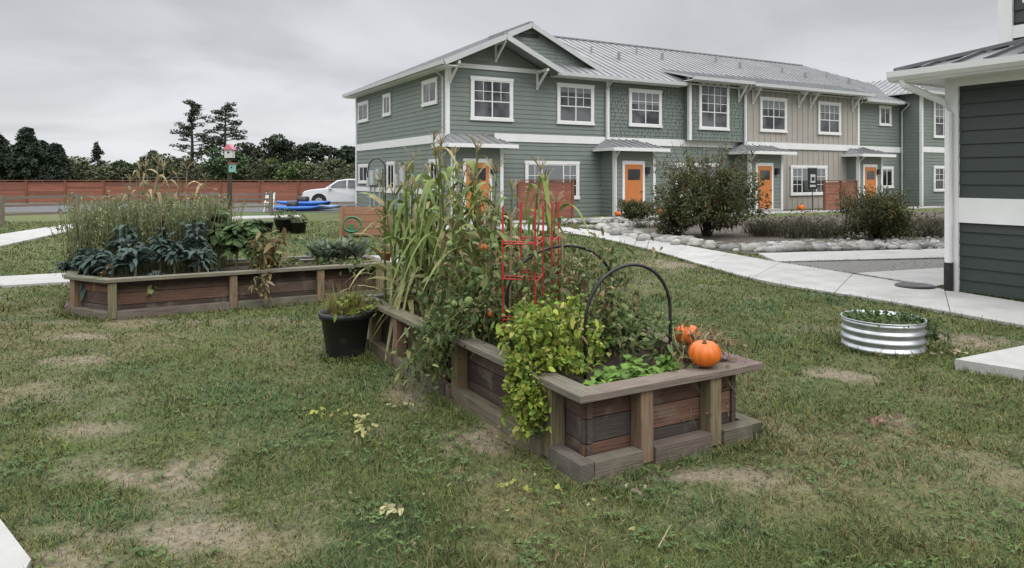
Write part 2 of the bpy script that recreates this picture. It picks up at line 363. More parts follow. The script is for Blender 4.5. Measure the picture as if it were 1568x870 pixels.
slab('concrete_pad',slabL,-.03,.03,M_conc);slab('concrete_pad',slabR,-.03,.075,M_conc)
slab('mulch_ground',mulchbed,-.03,.008,M_mulch)
slab('asphalt_parking',[(-45,33),(-6,33),(-9,44),(-45,44)],-.03,.006,M_asph)
A0=np.array([-2.44,26.83])
def Wp(s,d): p=A0+s*E1+d*E2;return (p[0],p[1])
slab('concrete_walk',[Wp(-1,-2.9),Wp(33,-2.9),Wp(33,-1.7),Wp(-1,-1.7)],-.03,.022,M_conc)
# ------------------------------------------------------------------ building helpers
def lapwall(mb,p0,p1,z0,z1,lap=.18,out=.02,m=0,lim=None):
    p0=np.array(p0,float);p1=np.array(p1,float);L=np.linalg.norm(p1-p0);d=(p1-p0)/L;n=np.array([d[1],-d[0]])
    z=z0
    while z<z1-1e-6:
        zt=min(z+lap,z1);a,b=(0,L) if lim is None else lim(z);a2,b2=(0,L) if lim is None else lim(zt)
        if b-a>.02:
            if b2<a2:a2=b2=(a2+b2)/2
            q=lambda t,o,zz:(*(p0+d*t+n*o),zz)
            mb.add([q(a,out,z),q(b,out,z),q(b2,0,zt),q(a2,0,zt),q(a,0,z),q(b,0,z)],[(0,1,2,3),(4,5,1,0)],m)
        z=zt
def roofp(mb,poly,zf,rd,sp=.42,th=.07,m=0,me=1):
    n=len(poly);ar=sum(poly[i][0]*poly[(i+1)%n][1]-poly[(i+1)%n][0]*poly[i][1] for i in range(n))
    if ar<0:poly=poly[::-1]
    vs=[(x,y,zf(x,y)) for x,y in poly]+[(x,y,zf(x,y)-th) for x,y in poly]
    mb.add(vs,[tuple(range(n)),tuple(range(n,2*n))[::-1]],m)
    mb.add(vs,[(n+i,n+(i+1)%n,(i+1)%n,i) for i in range(n)],me)
    k=1-rd
    lo=min(p[k] for p in poly);hi=max(p[k] for p in poly);t=lo+sp*.5
    while t<hi:
        cr=[]
        for i in range(n):
            a=poly[i];b=poly[(i+1)%n]
            if (a[k]>t)!=(b[k]>t):cr.append(a[rd]+(b[rd]-a[rd])*(t-a[k])/(b[k]-a[k]))
        cr.sort()
        for i in range(0,len(cr)-1,2):
            if cr[i+1]-cr[i]<.1:continue
            pa=[0,0];pb=[0,0];pa[k]=pb[k]=t;pa[rd]=cr[i];pb[rd]=cr[i+1]
            mb.beam((*pa,zf(*pa)+.018),(*pb,zf(*pb)+.018),.03,.045,m)
        t+=sp
def window(fr,gl,p,d,w,z0,z1,kind='slider',n_out=.0):
    p=np.array(p,float);d=np.array(d,float);n=np.array([d[1],-d[0]])
    def bx(a,b,za,zb,o0,o1,m=0,mb=fr):
        c=p+d*(a+b)/2+n*(o0+o1)/2;mb.obox((*c,(za+zb)/2),(*(d*(b-a)),0),(*(n*(o1-o0)),0),(0,0,zb-za),m)
    t=.11
    bx(0,t,z0+t,z1-t,0,.055);bx(w-t,w,z0+t,z1-t,0,.055);bx(-.02,w+.02,z1-t,z1+.02,0,.062);bx(-.03,w+.03,z0,z0+t,0,.07)
    bx(t,w-t,z0+t,z1-t,.022,.028,0,gl)
    if R()<.65:
        zb=z1-t-(z1-z0)*U(.12,.45);bx(t+.05,w-t-.05,zb,z1-t,.0281,.0289,2)
    f=.045
    bx(t,t+f,z0+t,z1-t,.03,.045);bx(w-t-f,w-t,z0+t,z1-t,.03,.045);bx(t+f,w-t-f,z0+t,z0+t+f,.03,.045);bx(t+f,w-t-f,z1-t-f,z1-t,.03,.045)
    def mull(x,ww=.05):bx(x-ww/2,x+ww/2,z0+t+f,z1-t-f,.029,.044)
    def grid(a,b,za,zb,nx,nz):
        for i in range(1,nx):
            x=a+(b-a)*i/nx;bx(x-.012,x+.012,za,zb,.03,.038)
        for i in range(1,nz):
            z=za+(zb-za)*i/nz;bx(a,b,z-.012,z+.012,.03,.0385)
    if kind=='slider':
        mull(w/2);zc=z0+(z1-z0)*.45;bx(t+f,w-t-f,zc-.02,zc+.02,.0295,.043);grid(t+f,w-t-f,zc,z1-t-f,4,2)
    elif kind=='tri':
        mull(w*.3);mull(w*.7);grid(t+f,w*.3-.03,z0+t+f,z1-t-f,2,3);grid(w*.7+.03,w-t-f,z0+t+f,z1-t-f,2,3)
    elif kind=='tall':
        mull(w/2);zc=z0+(z1-z0)*.38;bx(t+f,w-t-f,zc-.02,zc+.02,.0295,.043);grid(t+f,w-t-f,zc,z1-t-f,4,3)
    elif kind=='half': mull(w/2)
def bracket(mb,x,y,z,dy=-.55,m=0):
    mb.box(x-.04,x+.04,y+.0-.05,y,z-.75,z,m)
    mb.box(x-.045,x+.045,y+dy,y-.05,z-.1,z,m)
    mb.beam((x,y-.04,z-.66),(x,y+dy+.08,z-.1),.07,.08,m)
M_blind=surf('window_blind',(.18,.195,.20),.5,.05,2)
BLD=empty('townhouse_building',(A0[0],A0[1],0),ANG)
def main_building():
    w=MB();fr=MB();gl=MB();rf=MB();dt=MB()
    lapwall(w,(0,11.2),(0,0),0,5.85)
    w.box(.03,32.7,.02,11.15,0,5.85,0)
    lapwall(w,(0,0),(7.5,0),0,5.9);lapwall(w,(7.5,0),(15.5,0),0,3.0)
    lapwall(w,(7.5,0),(15.5,0),3.3,5.9,.16,.018,1)
    lapwall(w,(11.9,-.35),(15.5,-.35),3.3,6.2,.16,.018,1);w.box(11.92,15.48,-.345,0,3.3,6.3,1);lapwall(w,(11.9,0),(11.9,-.35),3.3,6.2,.16,.018,1)
    w.box(15.5,24.1,-.3,.02,0,6.15,2)
    x=15.7
    while x<24.1:
        w.box(x-.025,x+.025,-.325,-.299,0,6.1,2);x+=.4
    lapwall(w,(24.1,0),(28.6,0),0,6.0)
    w.box(28.5,32.7,-1.19,.1,0,6.35,0);lapwall(w,(28.5,-1.2),(32.7,-1.2),0,6.3);lapwall(w,(28.49,0),(28.49,-1.2),0,6.3)
    def l1(z):h=max(0,(7.02-.1-z)/.46);return (2.05-h,2.05+h)
    lapwall(w,(0,-.02),(7,-.02),5.9,6.9,.18,.02,0,l1)
    def l2(z):h=max(0,(7.87-.1-z)/.46);return (3.9-h,3.9+h)
    lapwall(w,(0,.55),(9,.55),6.0,7.76,.15,.018,1,l2)
    dt.box(3.45,4.35,.50,.535,7.36,7.5,2)
    for a,b,y,z0,z1 in ((7.6,11.8,-.012,3.35,5.8),(12,15.4,-.362,3.35,6.1)):
        z=z0
        while z<z1:
            x=a+U(0,.2)
            while x<b:w.box(x,x+.012,y-.012,y+.0,z,z+.12,3);x+=U(.14,.34)
            z+=.16
    w.build('walls',[M_sid,M_shi,M_bei,surf('shingle_gap',(.07,.09,.075),.8)],BLD)
    for a,b,y in ((2.0,15.5,0),(15.5,24.1,-.33),(24.1,28.5,0),(28.5,32.7,-1.2)):
        fr.box(a,b,y-.05,y+.01,3.02,3.33)
    fr.box(-.05,.01,.1,11.2,2.95,3.28);fr.box(-.05,.01,.1,11.2,.92,1.14)
    fr.box(.05,4.1,-.07,.01,5.78,5.95)
    for x,y,z in ((0,0,5.85),(7.5,0,5.85),(15.5,-.32,6.1),(24.1,-.32,6.1),(28.5,-1.2,6.3),(32.7,-1.2,6.3),(11.9,-.35,6.2)):
        fr.box(x-.06,x+.08,y-.06,y+.09,0 if x!=11.9 else 3.3,z,0)
    fr.box(-.06,.05,11.1,11.26,0,5.85)
    X=(1,0)
    window(fr,gl,(.96,-.02),X,1.86,3.8,5.48);window(fr,gl,(4.91,-.02),X,1.85,3.8,5.48)
    window(fr,gl,(8.65,-.02),X,1.85,3.83,5.48);window(fr,gl,(12.45,-.37),X,1.9,3.8,5.98,'tall')
    window(fr,gl,(16.5,-.33),X,1.9,3.83,5.53);window(fr,gl,(20.8,-.33),X,1.8,3.83,5.53)
    window(fr,gl,(26.4,-.02),X,1.1,4.5,5.62,'half');window(fr,gl,(29.6,-1.22),X,1.9,3.85,6.05,'tall')
    window(fr,gl,(3.38,-.02),X,2.62,.69,2.25,'tri');window(fr,gl,(11.3,-.02),X,2.7,.69,2.25,'tri');window(fr,gl,(18.7,-.33),X,2.8,.69,2.2,'tri')
    window(fr,gl,(26.5,-.02),X,1.2,1.0,2.2,'half');window(fr,gl,(29.6,-1.22),X,1.9,.8,2.25,'slider')
    Yd=(0,-1)
    window(fr,gl,(-.02,2.33),Yd,1.5,4.45,5.47,'half');window(fr,gl,(-.02,7.04),Yd,1.0,4.4,5.4,'half');window(fr,gl,(-.02,10.8),Yd,1.6,4.35,5.36,'half')
    window(fr,gl,(-.02,10.7),Yd,1.5,1.3,2.25,'half');window(fr,gl,(-.02,1.6),Yd,.9,1.0,2.3,'half');window(fr,gl,(-.02,6.5),Yd,1.0,.9,2.3,'half')
    k=.46;e=5.87
    zl=lambda x,y:e+k*(x+.5);zm=lambda x,y:e+k*(y+.5);zg=lambda x,y:7.894-k*(x-3.9);zs=lambda x,y:7.043-k*(x-2.05);zb=lambda x,y:e+k*(11.7-y);zr=lambda x,y:e+k*(33.2-x)
    roofp(rf,[(-.5,-.9),(2.05,-.9),(2.05,.3),(3.9,.3),(3.9,3.9),(5.6,5.6),(-.5,11.7)],zl,0)
    roofp(rf,[(2.05,-.9),(4.6,-.9),(4.6,.5),(2.05,.5)],zs,0)
    roofp(rf,[(3.9,.3),(7.5,.3),(3.9,3.9)],zg,0)
    roofp(rf,[(4.65,-.5),(33.2,-.5),(27.1,5.6),(5.6,5.6),(3.9,3.9),(7.5,.3),(7.2,.54),(4.65,.54)],zm,1)
    roofp(rf,[(-.5,11.7),(5.6,5.6),(27.1,5.6),(33.2,11.7)],zb,1);roofp(rf,[(33.2,-.5),(33.2,11.7),(27.1,5.6)],zr,0)
    roofp(rf,[(11.5,-.95),(15.35,-.95),(15.35,1.35),(11.5,1.35)],lambda x,y:6.12+.26*(y+.95),1)
    roofp(rf,[(15.4,-.95),(24.5,-.95),(24.5,1.4),(15.4,1.4)],lambda x,y:6.06+.3*(y+.95),1)
    zz=6.36
    roofp(rf,[(27.9,-1.8),(33.3,-1.8),(30.6,.9)],lambda x,y:zz+k*(y+1.8),1)
    roofp(rf,[(27.9,-1.8),(30.6,.9),(30.6,4.5),(27.9,3.5)],lambda x,y:zz+k*(x-27.9),0)
    roofp(rf,[(33.3,-1.8),(30.6,.9),(30.6,4.5),(33.3,3.5)],lambda x,y:zz+k*(33.3-x),0)
    rf.beam((5.6,5.6,8.70),(27.1,5.6,8.70),.2,.06);rf.beam((3.9,.3,7.93),(3.9,3.9,7.93),.18,.06);rf.beam((2.05,-.9,7.08),(2.05,.5,7.08),.18,.06)
    for x,y in ((9,3.2),(12.5,4.1),(18,4),(22.5,3.3),(26,3)):
        z=zm(x,y);rf.tube([(x,y,z),(x,y,z+.28)],.045);rf.tube([(x+1.1,y-.7,z-.35),(x+1.1,y-.7,z+.0)],.08)
    def rake(x0,z0,x1,z1,y):rf.beam((x0,y,z0-.08),(x1,y,z1-.08),.05,.2,1,up=(0,0,1))
    rake(-.52,5.86,2.05,7.04,-.93);rake(2.05,7.04,4.62,5.86,-.93);rake(2.2,7.1,3.9,7.89,.27);rake(3.9,7.89,7.6,6.2,.27)
    for a,b,y,z in ((4.6,11.5,-.55,5.8),(11.5,15.37,-1.0,6.05),(15.4,24.5,-1.0,6.0),(24.5,27.9,-.55,5.8),(27.9,33.3,-1.86,6.3)):
        rf.box(a,b,y-.07,y+.03,z-.08,z+.07,1)
    rf.box(-.62,-.5,-.9,11.7,5.72,5.87,1)
    rf.box(-.5,0,-.88,11.65,5.68,5.71,2);rf.box(4.6,11.5,-.5,0,5.7,5.73,2);rf.box(24.5,27.9,-.5,0,5.7,5.73,2);rf.box(11.55,15.3,-.95,-.35,5.96,5.99,2);rf.box(15.45,24.45,-.95,-.33,5.93,5.96,2);rf.box(27.95,33.2,-1.8,-1.2,6.22,6.25,2)
    for s,y,z in ((.1,-.02,5.95),(2.05,-.02,6.9),(3.95,-.02,5.95)):bracket(fr,s,y,z-.05,-.85)
    for s in (16.0,19.3,20.2,23.6):bracket(fr,s,-.32,5.9)
    bracket(fr,15.0,-.37,5.95)
    def dsp(x,y,z,zb_=0,ox=-.45):
        fr.tube([(x,y+ox,z),(x,y+ox,z-.12),(x,y-.06,z-.45),(x,y-.06,zb_)],.045,8,1)
    dsp(7.4,-.02,5.8);dsp(24.25,-.02,5.8);dsp(15.35,-.38,6.0,3.1);dsp(28.35,-.1,5.8);fr.tube([(-.55,.25,5.75),(-.1,.2,5.4),(-.1,.2,0)],.045,8,1);dsp(32.5,-1.22,6.3)
    rf.build('roof',[M_roof,M_trimg,M_trim],BLD)
    for i,(s0,wd) in enumerate(((-.2,2.0),(7.16,2.1),(15.1,2.2),(23.2,2.0))):
        v=MB();y0=-.95;s1=s0+wd
        v.box(s0+.02,s1-.02,y0+.02,0.01,0,2.9,0)
        lapwall(v,(s0,y0),(s1,y0),0,2.9);lapwall(v,(s0,0),(s0,y0),0,2.9)
        for x in (s0,s1):
            v.box(x-.06,x+.07,y0-.05,y0+.07,0,2.85,1)
        yd=y0-.03
        dx=s0+.5;v.box(dx-.12,dx+1.07,yd-.03,yd+.02,0,2.3,1)
        v.box(dx,dx+.95,yd-.04,yd-.031,.12,2.15,2)
        for q in ((.12,.42),(.53,.83)):v.box(dx+q[0],dx+q[1],yd-.048,yd-.0405,.3,1.1,2)
        v.box(dx+.15,dx+.8,yd-.05,yd-.0405,1.5,1.95,4);v.box(dx-.1,dx+1.05,y0-.5,y0-.0,-.02,.12,5)
        v.tube([(dx+.86,yd-.1,1.0),(dx+.86,yd-.04,1.0)],.03,8,3)
        v.box(s1-.5,s1-.32,yd-.14,yd,1.75,2.05,3)
        za=2.82
        o=.42;x0,x1,ya=s0-o,s1+o,y0-.5
        kk=.3
        zf=lambda x,y:za+kk*(y-ya)
        rr=MB();roofp(rr,[(x0,ya),(x1,ya),(x1-.7,ya+1.43),(x0+.7,ya+1.43)],zf,1,.38,.05)
        roofp(rr,[(x0,ya),(x0+.7,ya+1.43),(x0+.0,ya+1.43)],lambda x,y:za+kk*1.43*(x-x0)/.7,0,.38,.05)
        roofp(rr,[(x1,ya),(x1-.7,ya+1.43),(x1,ya+1.43)],lambda x,y:za+kk*1.43*(x1-x)/.7,0,.38,.05)
        rr.box(x0-.02,x1+.02,ya-.07,ya,za-.13,za+.01,1);rr.box(x0-.05,x0,ya,ya+1.4,za-.12,za+.0,1);rr.box(x1,x1+.05,ya,ya+1.4,za-.12,za,1);rr.box(x0,x1,ya,y0,za-.1,za-.08,1)
        rr.tube([(x0+.3,ya,za-.1),(x0+.42,y0-.09,za-.4),(x0+.42,y0-.09,0)],.035,8,1)
        v.build('entry_porch_walls',[M_sid,M_trim,M_door,M_blk,M_glass,M_conc],BLD);rr.build('entry_porch_roof',[M_roof,M_trim],BLD)
    fr.build('window_frames_and_trim',[M_trim,M_trimg,M_blind],BLD);gl.build('window_glass',[M_glass],BLD)
    u=MB()
    for y,z,a,b in ((7.9,1.6,.5,.7),(7.2,1.75,.35,.5),(3.9,1.7,.5,.8),(3.3,1.5,.35,.5),(4.7,1.5,.3,.5),(8.6,1.5,.3,.6)):
        u.box(-.25,-.03,y,y+a,z-b/2,z+b/2,0);u.tube([(-.1,y+a/2,0),(-.1,y+a/2,z-b/2)],.03,6,0)
    u.build('utility_meters',[M_trimg],BLD);dt.build('gable_vent',[M_blk,M_blk,M_blk],BLD)
main_building()
def screen(s,d,l,h=1.25):
    mb=MB();n=8
    for i in range(n):
        z0=.08+i*(h-.1)/n;c=U(.85,1.2);mb.box(0,l,-.02,.02,z0,z0+(h-.1)/n-.012,0,(c,c,c))
    for x in (0,l/2,l):mb.box(x-.05,x+.05,-.05,.05,0,h+.03,0,(.8,.8,.8))
    mb.box(-.05,l+.05,-.07,.07,h+.03,h+.07,0)
    p=Wp(s,d);mb.build('patio_privacy_screen',[M_fen],loc=(p[0],p[1],0),rot=ANG)
screen(2.0,-1.9,2.4,1.45);screen(18.7,-2.3,2.4,1.4);screen(28.6,-2.7,2.2,1.45)
mb=MB();mb.box(0,.62,-.02,.02,1.05,2.05,0)
mb.box(.14,.48,-.035,-.021,1.35,1.75,1);mb.box(.2,.42,-.045,-.036,1.45,1.62,0);mb.box(.1,.52,-.03,-.021,1.15,1.25,1);mb.box(-.02,.64,-.03,.03,2.05,2.09,1);mb.tube([(.31,0,0),(.31,0,1.05)],.02)
p=Wp(17.9,-2.0);mb.build('team_banner_sign',[M_blk,M_trimg],loc=(p[0],p[1],0),rot=ANG)
def pumpkin(c,r):
    mb=MB();nu,nv=66,20;vs=[];
    for i in range(nv+1):
        th=math.pi*i/nv
        for j in range(nu):
            ph=2*math.pi*j/nu;rr=r*(1-.09*(1-abs(math.cos(ph*5.5))**.5))*math.sin(th)**.9
            z=.82*r*math.cos(th)*(1-.28*math.exp(-(math.sin(th)/.35)**2))
            vs.append((rr*math.cos(ph),rr*math.sin(ph),z))
    mb.add(vs,[(i*nu+j,(i+1)*nu+j,(i+1)*nu+(j+1)%nu,i*nu+(j+1)%nu) for i in range(nv) for j in range(nu)])
    h=.58*r;mb.tube([(0,0,h),(.03*r,0,h+.3*r),(.2*r,.05*r,h+.55*r),(.42*r,.1*r,h+.6*r)],[.16*r,.09*r,.07*r,.08*r],8,1)
    o=mb.build('pumpkin',[M_pump,M_stem],smooth=True,loc=c);o.rotation_euler=(0.05,-.06,U(0,6));return o
for s,d,r in ((6.9,-1.5,.14),(9.0,-1.75,.17),(17.9,-1.6,.18)):
    p=Wp(s,d);pumpkin((p[0],p[1],r*.78+.02),r)
# ------------------------------------------------------------------ right dark building
RB=empty('dark_green_house',(6.14,9.97,0),ANG)
w=MB();lapwall(w,(0,0),(0,-6.5),0.03,.98,.165,.022);lapwall(w,(0,0),(0,-6.5),1.32,3.0,.185,.022);lapwall(w,(9,0),(0,0),0,3.0,.18,.022)
w.box(.01,9,-6.5,-.01,0,3.0);lapwall(w,(1.2,-.1),(1.2,-6.5),3.3,7.0,.18,.022);w.box(1.21,9,-6.5,-.11,3,7);w.build('walls',[M_drk],RB)
t=MB();t.box(-.045,.01,-6.5,-.13,.98,1.32);t.box(-.05,.1,-.13,.05,0,3.0);t.box(-.05,.0,-6.5,-.13,2.86,3.0);t.box(1.14,1.3,-.24,-.05,3.3,7);t.box(1.155,1.21,-6.5,-.24,3.62,3.80)
gl=MB();window(t,gl,(1.178,-.42),(0,-1),1.6,4.1,5.6,'slider');gl.build('window_glass',[M_glass],RB)
t.box(-.5,.0,-6.5,.5,2.98,3.0,0);t.box(0,9,.05,.5,2.98,3.0,0)
t.tube([(-.52,.38,2.98),(-.50,.36,2.9),(-.12,.03,2.66),(-.1,-.03,2.5),(-.1,-.03,.42)],.05,10,0)
t.tube([(-.1,-.03,.42),(-.1,-.03,.0)],.06,10,1)
t.build('trim',[M_trim,M_blk,M_blind],RB)
r=MB();k=.3
roofp(r,[(-.5,.5),(-.5,-6.5),(1.25,-6.5),(1.25,-1.25)],lambda x,y:3.1+k*(x+.5),0,.4,.06,0,0)
roofp(r,[(-.5,.5),(1.25,-1.25),(9,-1.25),(9,.5)],lambda x,y:3.1+k*(.5-y),1,.4,.06,0,0)
r.beam((-.5,.5,3.13),(1.2,-1.2,3.65),.12,.05)
pr=[(-.5,3.1),(-.62,3.1),(-.61,3.02),(-.56,2.97),(-.5,2.96)]
vs=[(x,.55,z) for x,z in pr]+[(x,-6.5,z) for x,z in pr];r.add(vs,[(i,i+1,6+i,5+i) for i in range(4)]+[(4,3,2,1,0)],1)
r.box(-.5,9,.5,.6,2.97,3.1,1)
r.box(-.52,-.5,-6.5,.5,2.94,3.04,1)
r.build('roof',[surf('dark_metal_roof',(.13,.135,.14),.4,.1,1,metal=.4),M_trim],RB)
mb=MB();mb.revolve([(.0,.03),(.24,.03),(.26,.015),(.26,-.02)],24);mb.build('drain_cover',[M_blk],loc=(5.8,10.25,.03))
DH=empty('distant_white_house',(37,55,0),ANG);w=MB();lapwall(w,(0,8),(0,0),0,6,.2,.03);lapwall(w,(0,0),(14,0),0,6,.2,.03);w.box(.05,14,.05,8,0,6);w.build('walls',[surf('pale_siding',(.42,.44,.46),.6,.05,1)],DH)
r=MB();roofp(r,[(-.5,-.5),(14,-.5),(14,4),(-.5,4)],lambda x,y:6+.45*(y+.5),1);roofp(r,[(-.5,8.5),(14,8.5),(14,4),(-.5,4)],lambda x,y:6+.45*(8.5-y),1);r.build('roof',[M_roof,M_trim],DH)
fr=MB();gl=MB()
for x in (1,4.5,8):
    for z in (.9,3.8):window(fr,gl,(x,-.03),(1,0),1.8,z,z+1.5)
for y in (7,3):
    for z in (.9,3.8):window(fr,gl,(-.03,y),(0,-1),1.6,z,z+1.5)
fr.build('window_frames',[M_trim,M_trim,M_blind],DH);gl.build('window_glass',[M_glass],DH)
# ------------------------------------------------------------------ raised beds
CAP=(.150,.125,.098);LED=(.125,.102,.076)
def bcol():
    r=R();b=U(.6,1.25)
    base=(.078,.050,.037) if r<.5 else ((.13,.066,.042) if r<.75 else (.068,.054,.045))
    return tuple(c*b for c in base)
def bed_side(mb,p0,p1,posts,k=0,H=.45,ends=True):
    p0=np.array(p0,float);p1=np.array(p1,float);L=np.linalg.norm(p1-p0);d=(p1-p0)/L;n=np.array([-d[1],d[0]])
    def bx(a,b,i0,i1,z0,z1,c,tilt=0):
        q=p0+d*(a+b)/2+n*(i0+i1)/2;mb.obox((*q,(z0+z1)/2),(*(d*(b-a)),tilt),(*(n*(i1-i0)),0),(0,0,z1-z0),0,c)
    z=0.0
    for r_ in range(3):
        h=(H-.04)/3;cuts=[.1]+sorted(posts)+[L-.1] if r_%2 else [.1]+[p for p in posts if R()<.5]+[L-.1]
        for a,b in zip(cuts[:-1],cuts[1:]):
            if b-a>.02:bx(a+.002,b-.002,.115+U(0,.007),.155,z+.003,z+h-.003,bcol())
        z+=h
    c=tuple(x*U(.85,1.15) for x in CAP);bx(-.004 if ends else 0,L+.004,-.005,.135,H-.04+k*.003,H+k*.003,c,U(-.006,.006))
    ps=[0]+posts+[L]
    for p in posts:bx(p-.045,p+.045,.02,.113,0.0,H-.042,(.17*U(.85,1.15),.122*U(.9,1.1),.072))
    for a,b in zip(ps[:-1],ps[1:]):
        a2=a+(.047 if a>0 else .0 if k%2 else .095);b2=b-(.047 if b<L else .0 if k%2 else .0)
        bx(a2,b2,0.0,.09,-.02,.085+k*.002,tuple(x*U(.8,1.1) for x in LED))
mb=MB();W1=1.37
bed_side(mb,(0,0),(W1,0),[.47,1.0],0);bed_side(mb,(W1,0),(W1,1.72),[.5,1.2],1);bed_side(mb,(0,1.72),(0,0),[.1,1.36],1)
W2=-.05
bed_side(mb,(W1,1.76),(W1,3.7),[.5,1.4],0);bed_side(mb,(W1,3.7),(W2,3.7),[.45,.95],1);bed_side(mb,(W2,3.7),(W2,1.76),[.35,1.0,1.6],0)
mb.add([(.14,.14,.36),(1.23,.14,.36),(1.23,3.56,.36),(.1,3.56,.36)],[(0,1,2,3)],1)
mb.build('raised_garden_bed',[M_wood,M_soil],loc=(C0[0],C0[1],0),rot=ANG,bevel=.004)
mb=MB();pp=[np.array(p) for p in LB]
for i in range(5):
    a,b=pp[i],pp[(i+1)%5];L=np.linalg.norm(b-a)
    posts={0:[.12],1:[.07,1.36,2.42,3.2],2:[.6],3:[1,2.2,3.3],4:[.5]}[i];bed_side(mb,a,b,posts,i%2+(2 if i==4 else 0))
cc=sum(pp)/5;mb.add([(*(p+(cc-p)*.06),.36) for p in pp],[(0,1,2,3,4)],1);mb.build('raised_garden_bed',[M_wood,M_soil],bevel=.004)
pl=MB()
for i in range(4):
    z=.02+i*.19
    for a in ((0,1.3,-.02,.02),(0,1.3,.88,.92)):pl.box(a[0],a[1],a[2],a[3],z,z+.18,0)
    pl.box(-.02,.0,0,.9,z,z+.18,0);pl.box(1.3,1.32,0,.9,z,z+.18,0)
for x in (.03,1.27):
    for y in (-.05,.95):pl.box(x-.04,x+.04,y-.03,y+.03,0,.8,0)
pl.add([(0,0,.7),(1.3,0,.7),(1.3,.9,.7),(0,.9,.7)],[(0,1,2,3)],1);pl.build('timber_planter_box',[M_lwood,M_soil],loc=(-4.65,19.3,0),rot=.15)
hs=MB()
for i in range(4):hs.tube([(.24*math.cos(t)+i*.01,.0-.02*i,.32+.2*math.sin(t)+.01*i) for t in np.linspace(0,6.28,22)],.02,6)
hs.box(-.05,.05,-.02,.02,0,.35);hs.build('garden_hose_reel',[M_grn],loc=(-4.3,19.1,0))
mb=MB();mb.revolve([(.0,0),(.165,0),(.17,.02),(.215,.34),(.235,.345),(.24,.40),(.225,.40),(.21,.34)],48);mb.revolve([(.21,.35),(.0,.355)],48,m=1);mb.build('black_nursery_pot',[M_blk,M_soil],smooth=True,loc=(-1.50,6.42,0))
f=FO()
n=170;a=rng.uniform(0,6.28,n);rr=rng.uniform(0,.17,n)
f.rib(np.stack([-1.5+rr*np.cos(a),6.42+rr*np.sin(a),np.full(n,.35)],1),np.stack([np.cos(a)*.35,np.sin(a)*.35,np.ones(n)],1),rng.uniform(.15,.42,n),.010,np.array([.26,.22,.08])*rng.uniform(.5,1.2,(n,1)),nseg=3,prof='blade',droop=.2)
n=220;a=rng.uniform(0,6.28,n);rr=rng.uniform(0,.24,n)
f.rib(np.stack([-1.43+rr*np.cos(a),6.4+rr*np.sin(a),rng.uniform(.38,.52,n)],1),rng.normal(0,1,(n,3))+(0,0,.6),.06,.035,np.array([.18,.22,.045])*rng.uniform(.6,1.4,(n,1)),nseg=2)
f.build('potted_herbs')
mb=MB();pf=[]
for i in range(41):
    z=.27*i/40;pf.append((.352+.010*math.sin(z/.27*2*math.pi*3.5),z))
pf+=[(.365,.275),(.362,.285),(.35,.28),(.345,.2)];mb.revolve(pf,72);mb.revolve([(.345,.24),(0,.25)],40,m=1);mb.build('galvanised_ring_planter',[M_gal,M_soil],smooth=True,loc=(3.5,6.72,0))
f=FO();n=420;a=rng.uniform(0,6.28,n);rr=.34*np.sqrt(rng.random(n));q=np.stack([3.5+rr*np.cos(a),6.72+rr*np.sin(a),.25+rng.uniform(0,.06,n)],1)
f.rib(q,rng.normal(0,1,(n,3))+(0,0,.5),rng.uniform(.03,.07,n),rng.uniform(.02,.04,n),np.array([.07,.12,.035])*rng.uniform(.5,1.6,(n,1)),nseg=2,droop=.5)
n=130;q=np.stack([3.5+rng.uniform(.2,.48,n),6.72+rng.uniform(-.3,.2,n),.1+rng.uniform(0,.22,n)],1);f.rib(q,rng.normal(0,1,(n,3)),.07,.03,np.array([.07,.10,.035])*rng.uniform(.5,1.4,(n,1)),nseg=2)
f.build('creeping_herb_plant')
# ------------------------------------------------------------------ crops in main bed
def W3(a,b,z): p=Bp(a,b);return np.array([p[0],p[1],z])
def corn(f,base,h,dryness=0.,big=1.0,side=None,dr=(.8,1.8)):
    lean=np.array([U(-.12,.12),U(-.12,.12),0]);pts=[base+np.array([0,0,h*t])+lean*t*t for t in np.linspace(0,1,7)]
    g=np.array([.13,.18,.045])*(1-dryness)+np.array([.30,.24,.12])*dryness
    f.tube(pts,.015,.005,g*.9,6)
    k=int(h/.11);az=U(0,6.28)
    for i in range(k):
        t=(i+.8)/k;p=base+np.array([0,0,h*t*.93])+lean*t*t;a=az+i*math.pi+U(-.6,.6);up=U(.7,1.8)*(0.6+t)
        if side is not None and R()<.6:a=side+U(-.7,.7)
        dd=dryness if R()>.27 else min(1,dryness+.65)
        if t<.3:dd=max(dd,.6)
        c=(np.array([.185,.27,.065])*(1-dd)+np.array([.38,.31,.17])*dd)*U(.6,1.25)
        f.rib([p],[(math.cos(a),math.sin(a),up)],U(.5,.95)*(1-.3*t)*big,U(.045,.09)*big,c,nseg=12,prof='corn',droop=U(*dr),roll=.35,ripple=.07)
    for _ in range(8):
        a=U(0,6.28);f.rib([pts[-1]],[(math.cos(a)*.5,math.sin(a)*.5,1)],U(.12,.22),.009,np.array([.32,.26,.14])*U(.7,1.2),nseg=4,prof='flat',droop=.3)
f=FO()
for i in range(36):
    a=U(.18,1.22);b=U(1.95,3.58);corn(f,W3(a,b,.36),U(.9,1.55)*(1.0 if b>2.2 else .85),dryness=U(0,.35),big=1 if a>.35 else .8)
for b in (2.9,3.2,3.45):corn(f,W3(.15,b,.40),U(.95,1.2),.1,.85,math.pi+.3,(.5,1.0))
f.build('corn_plants')
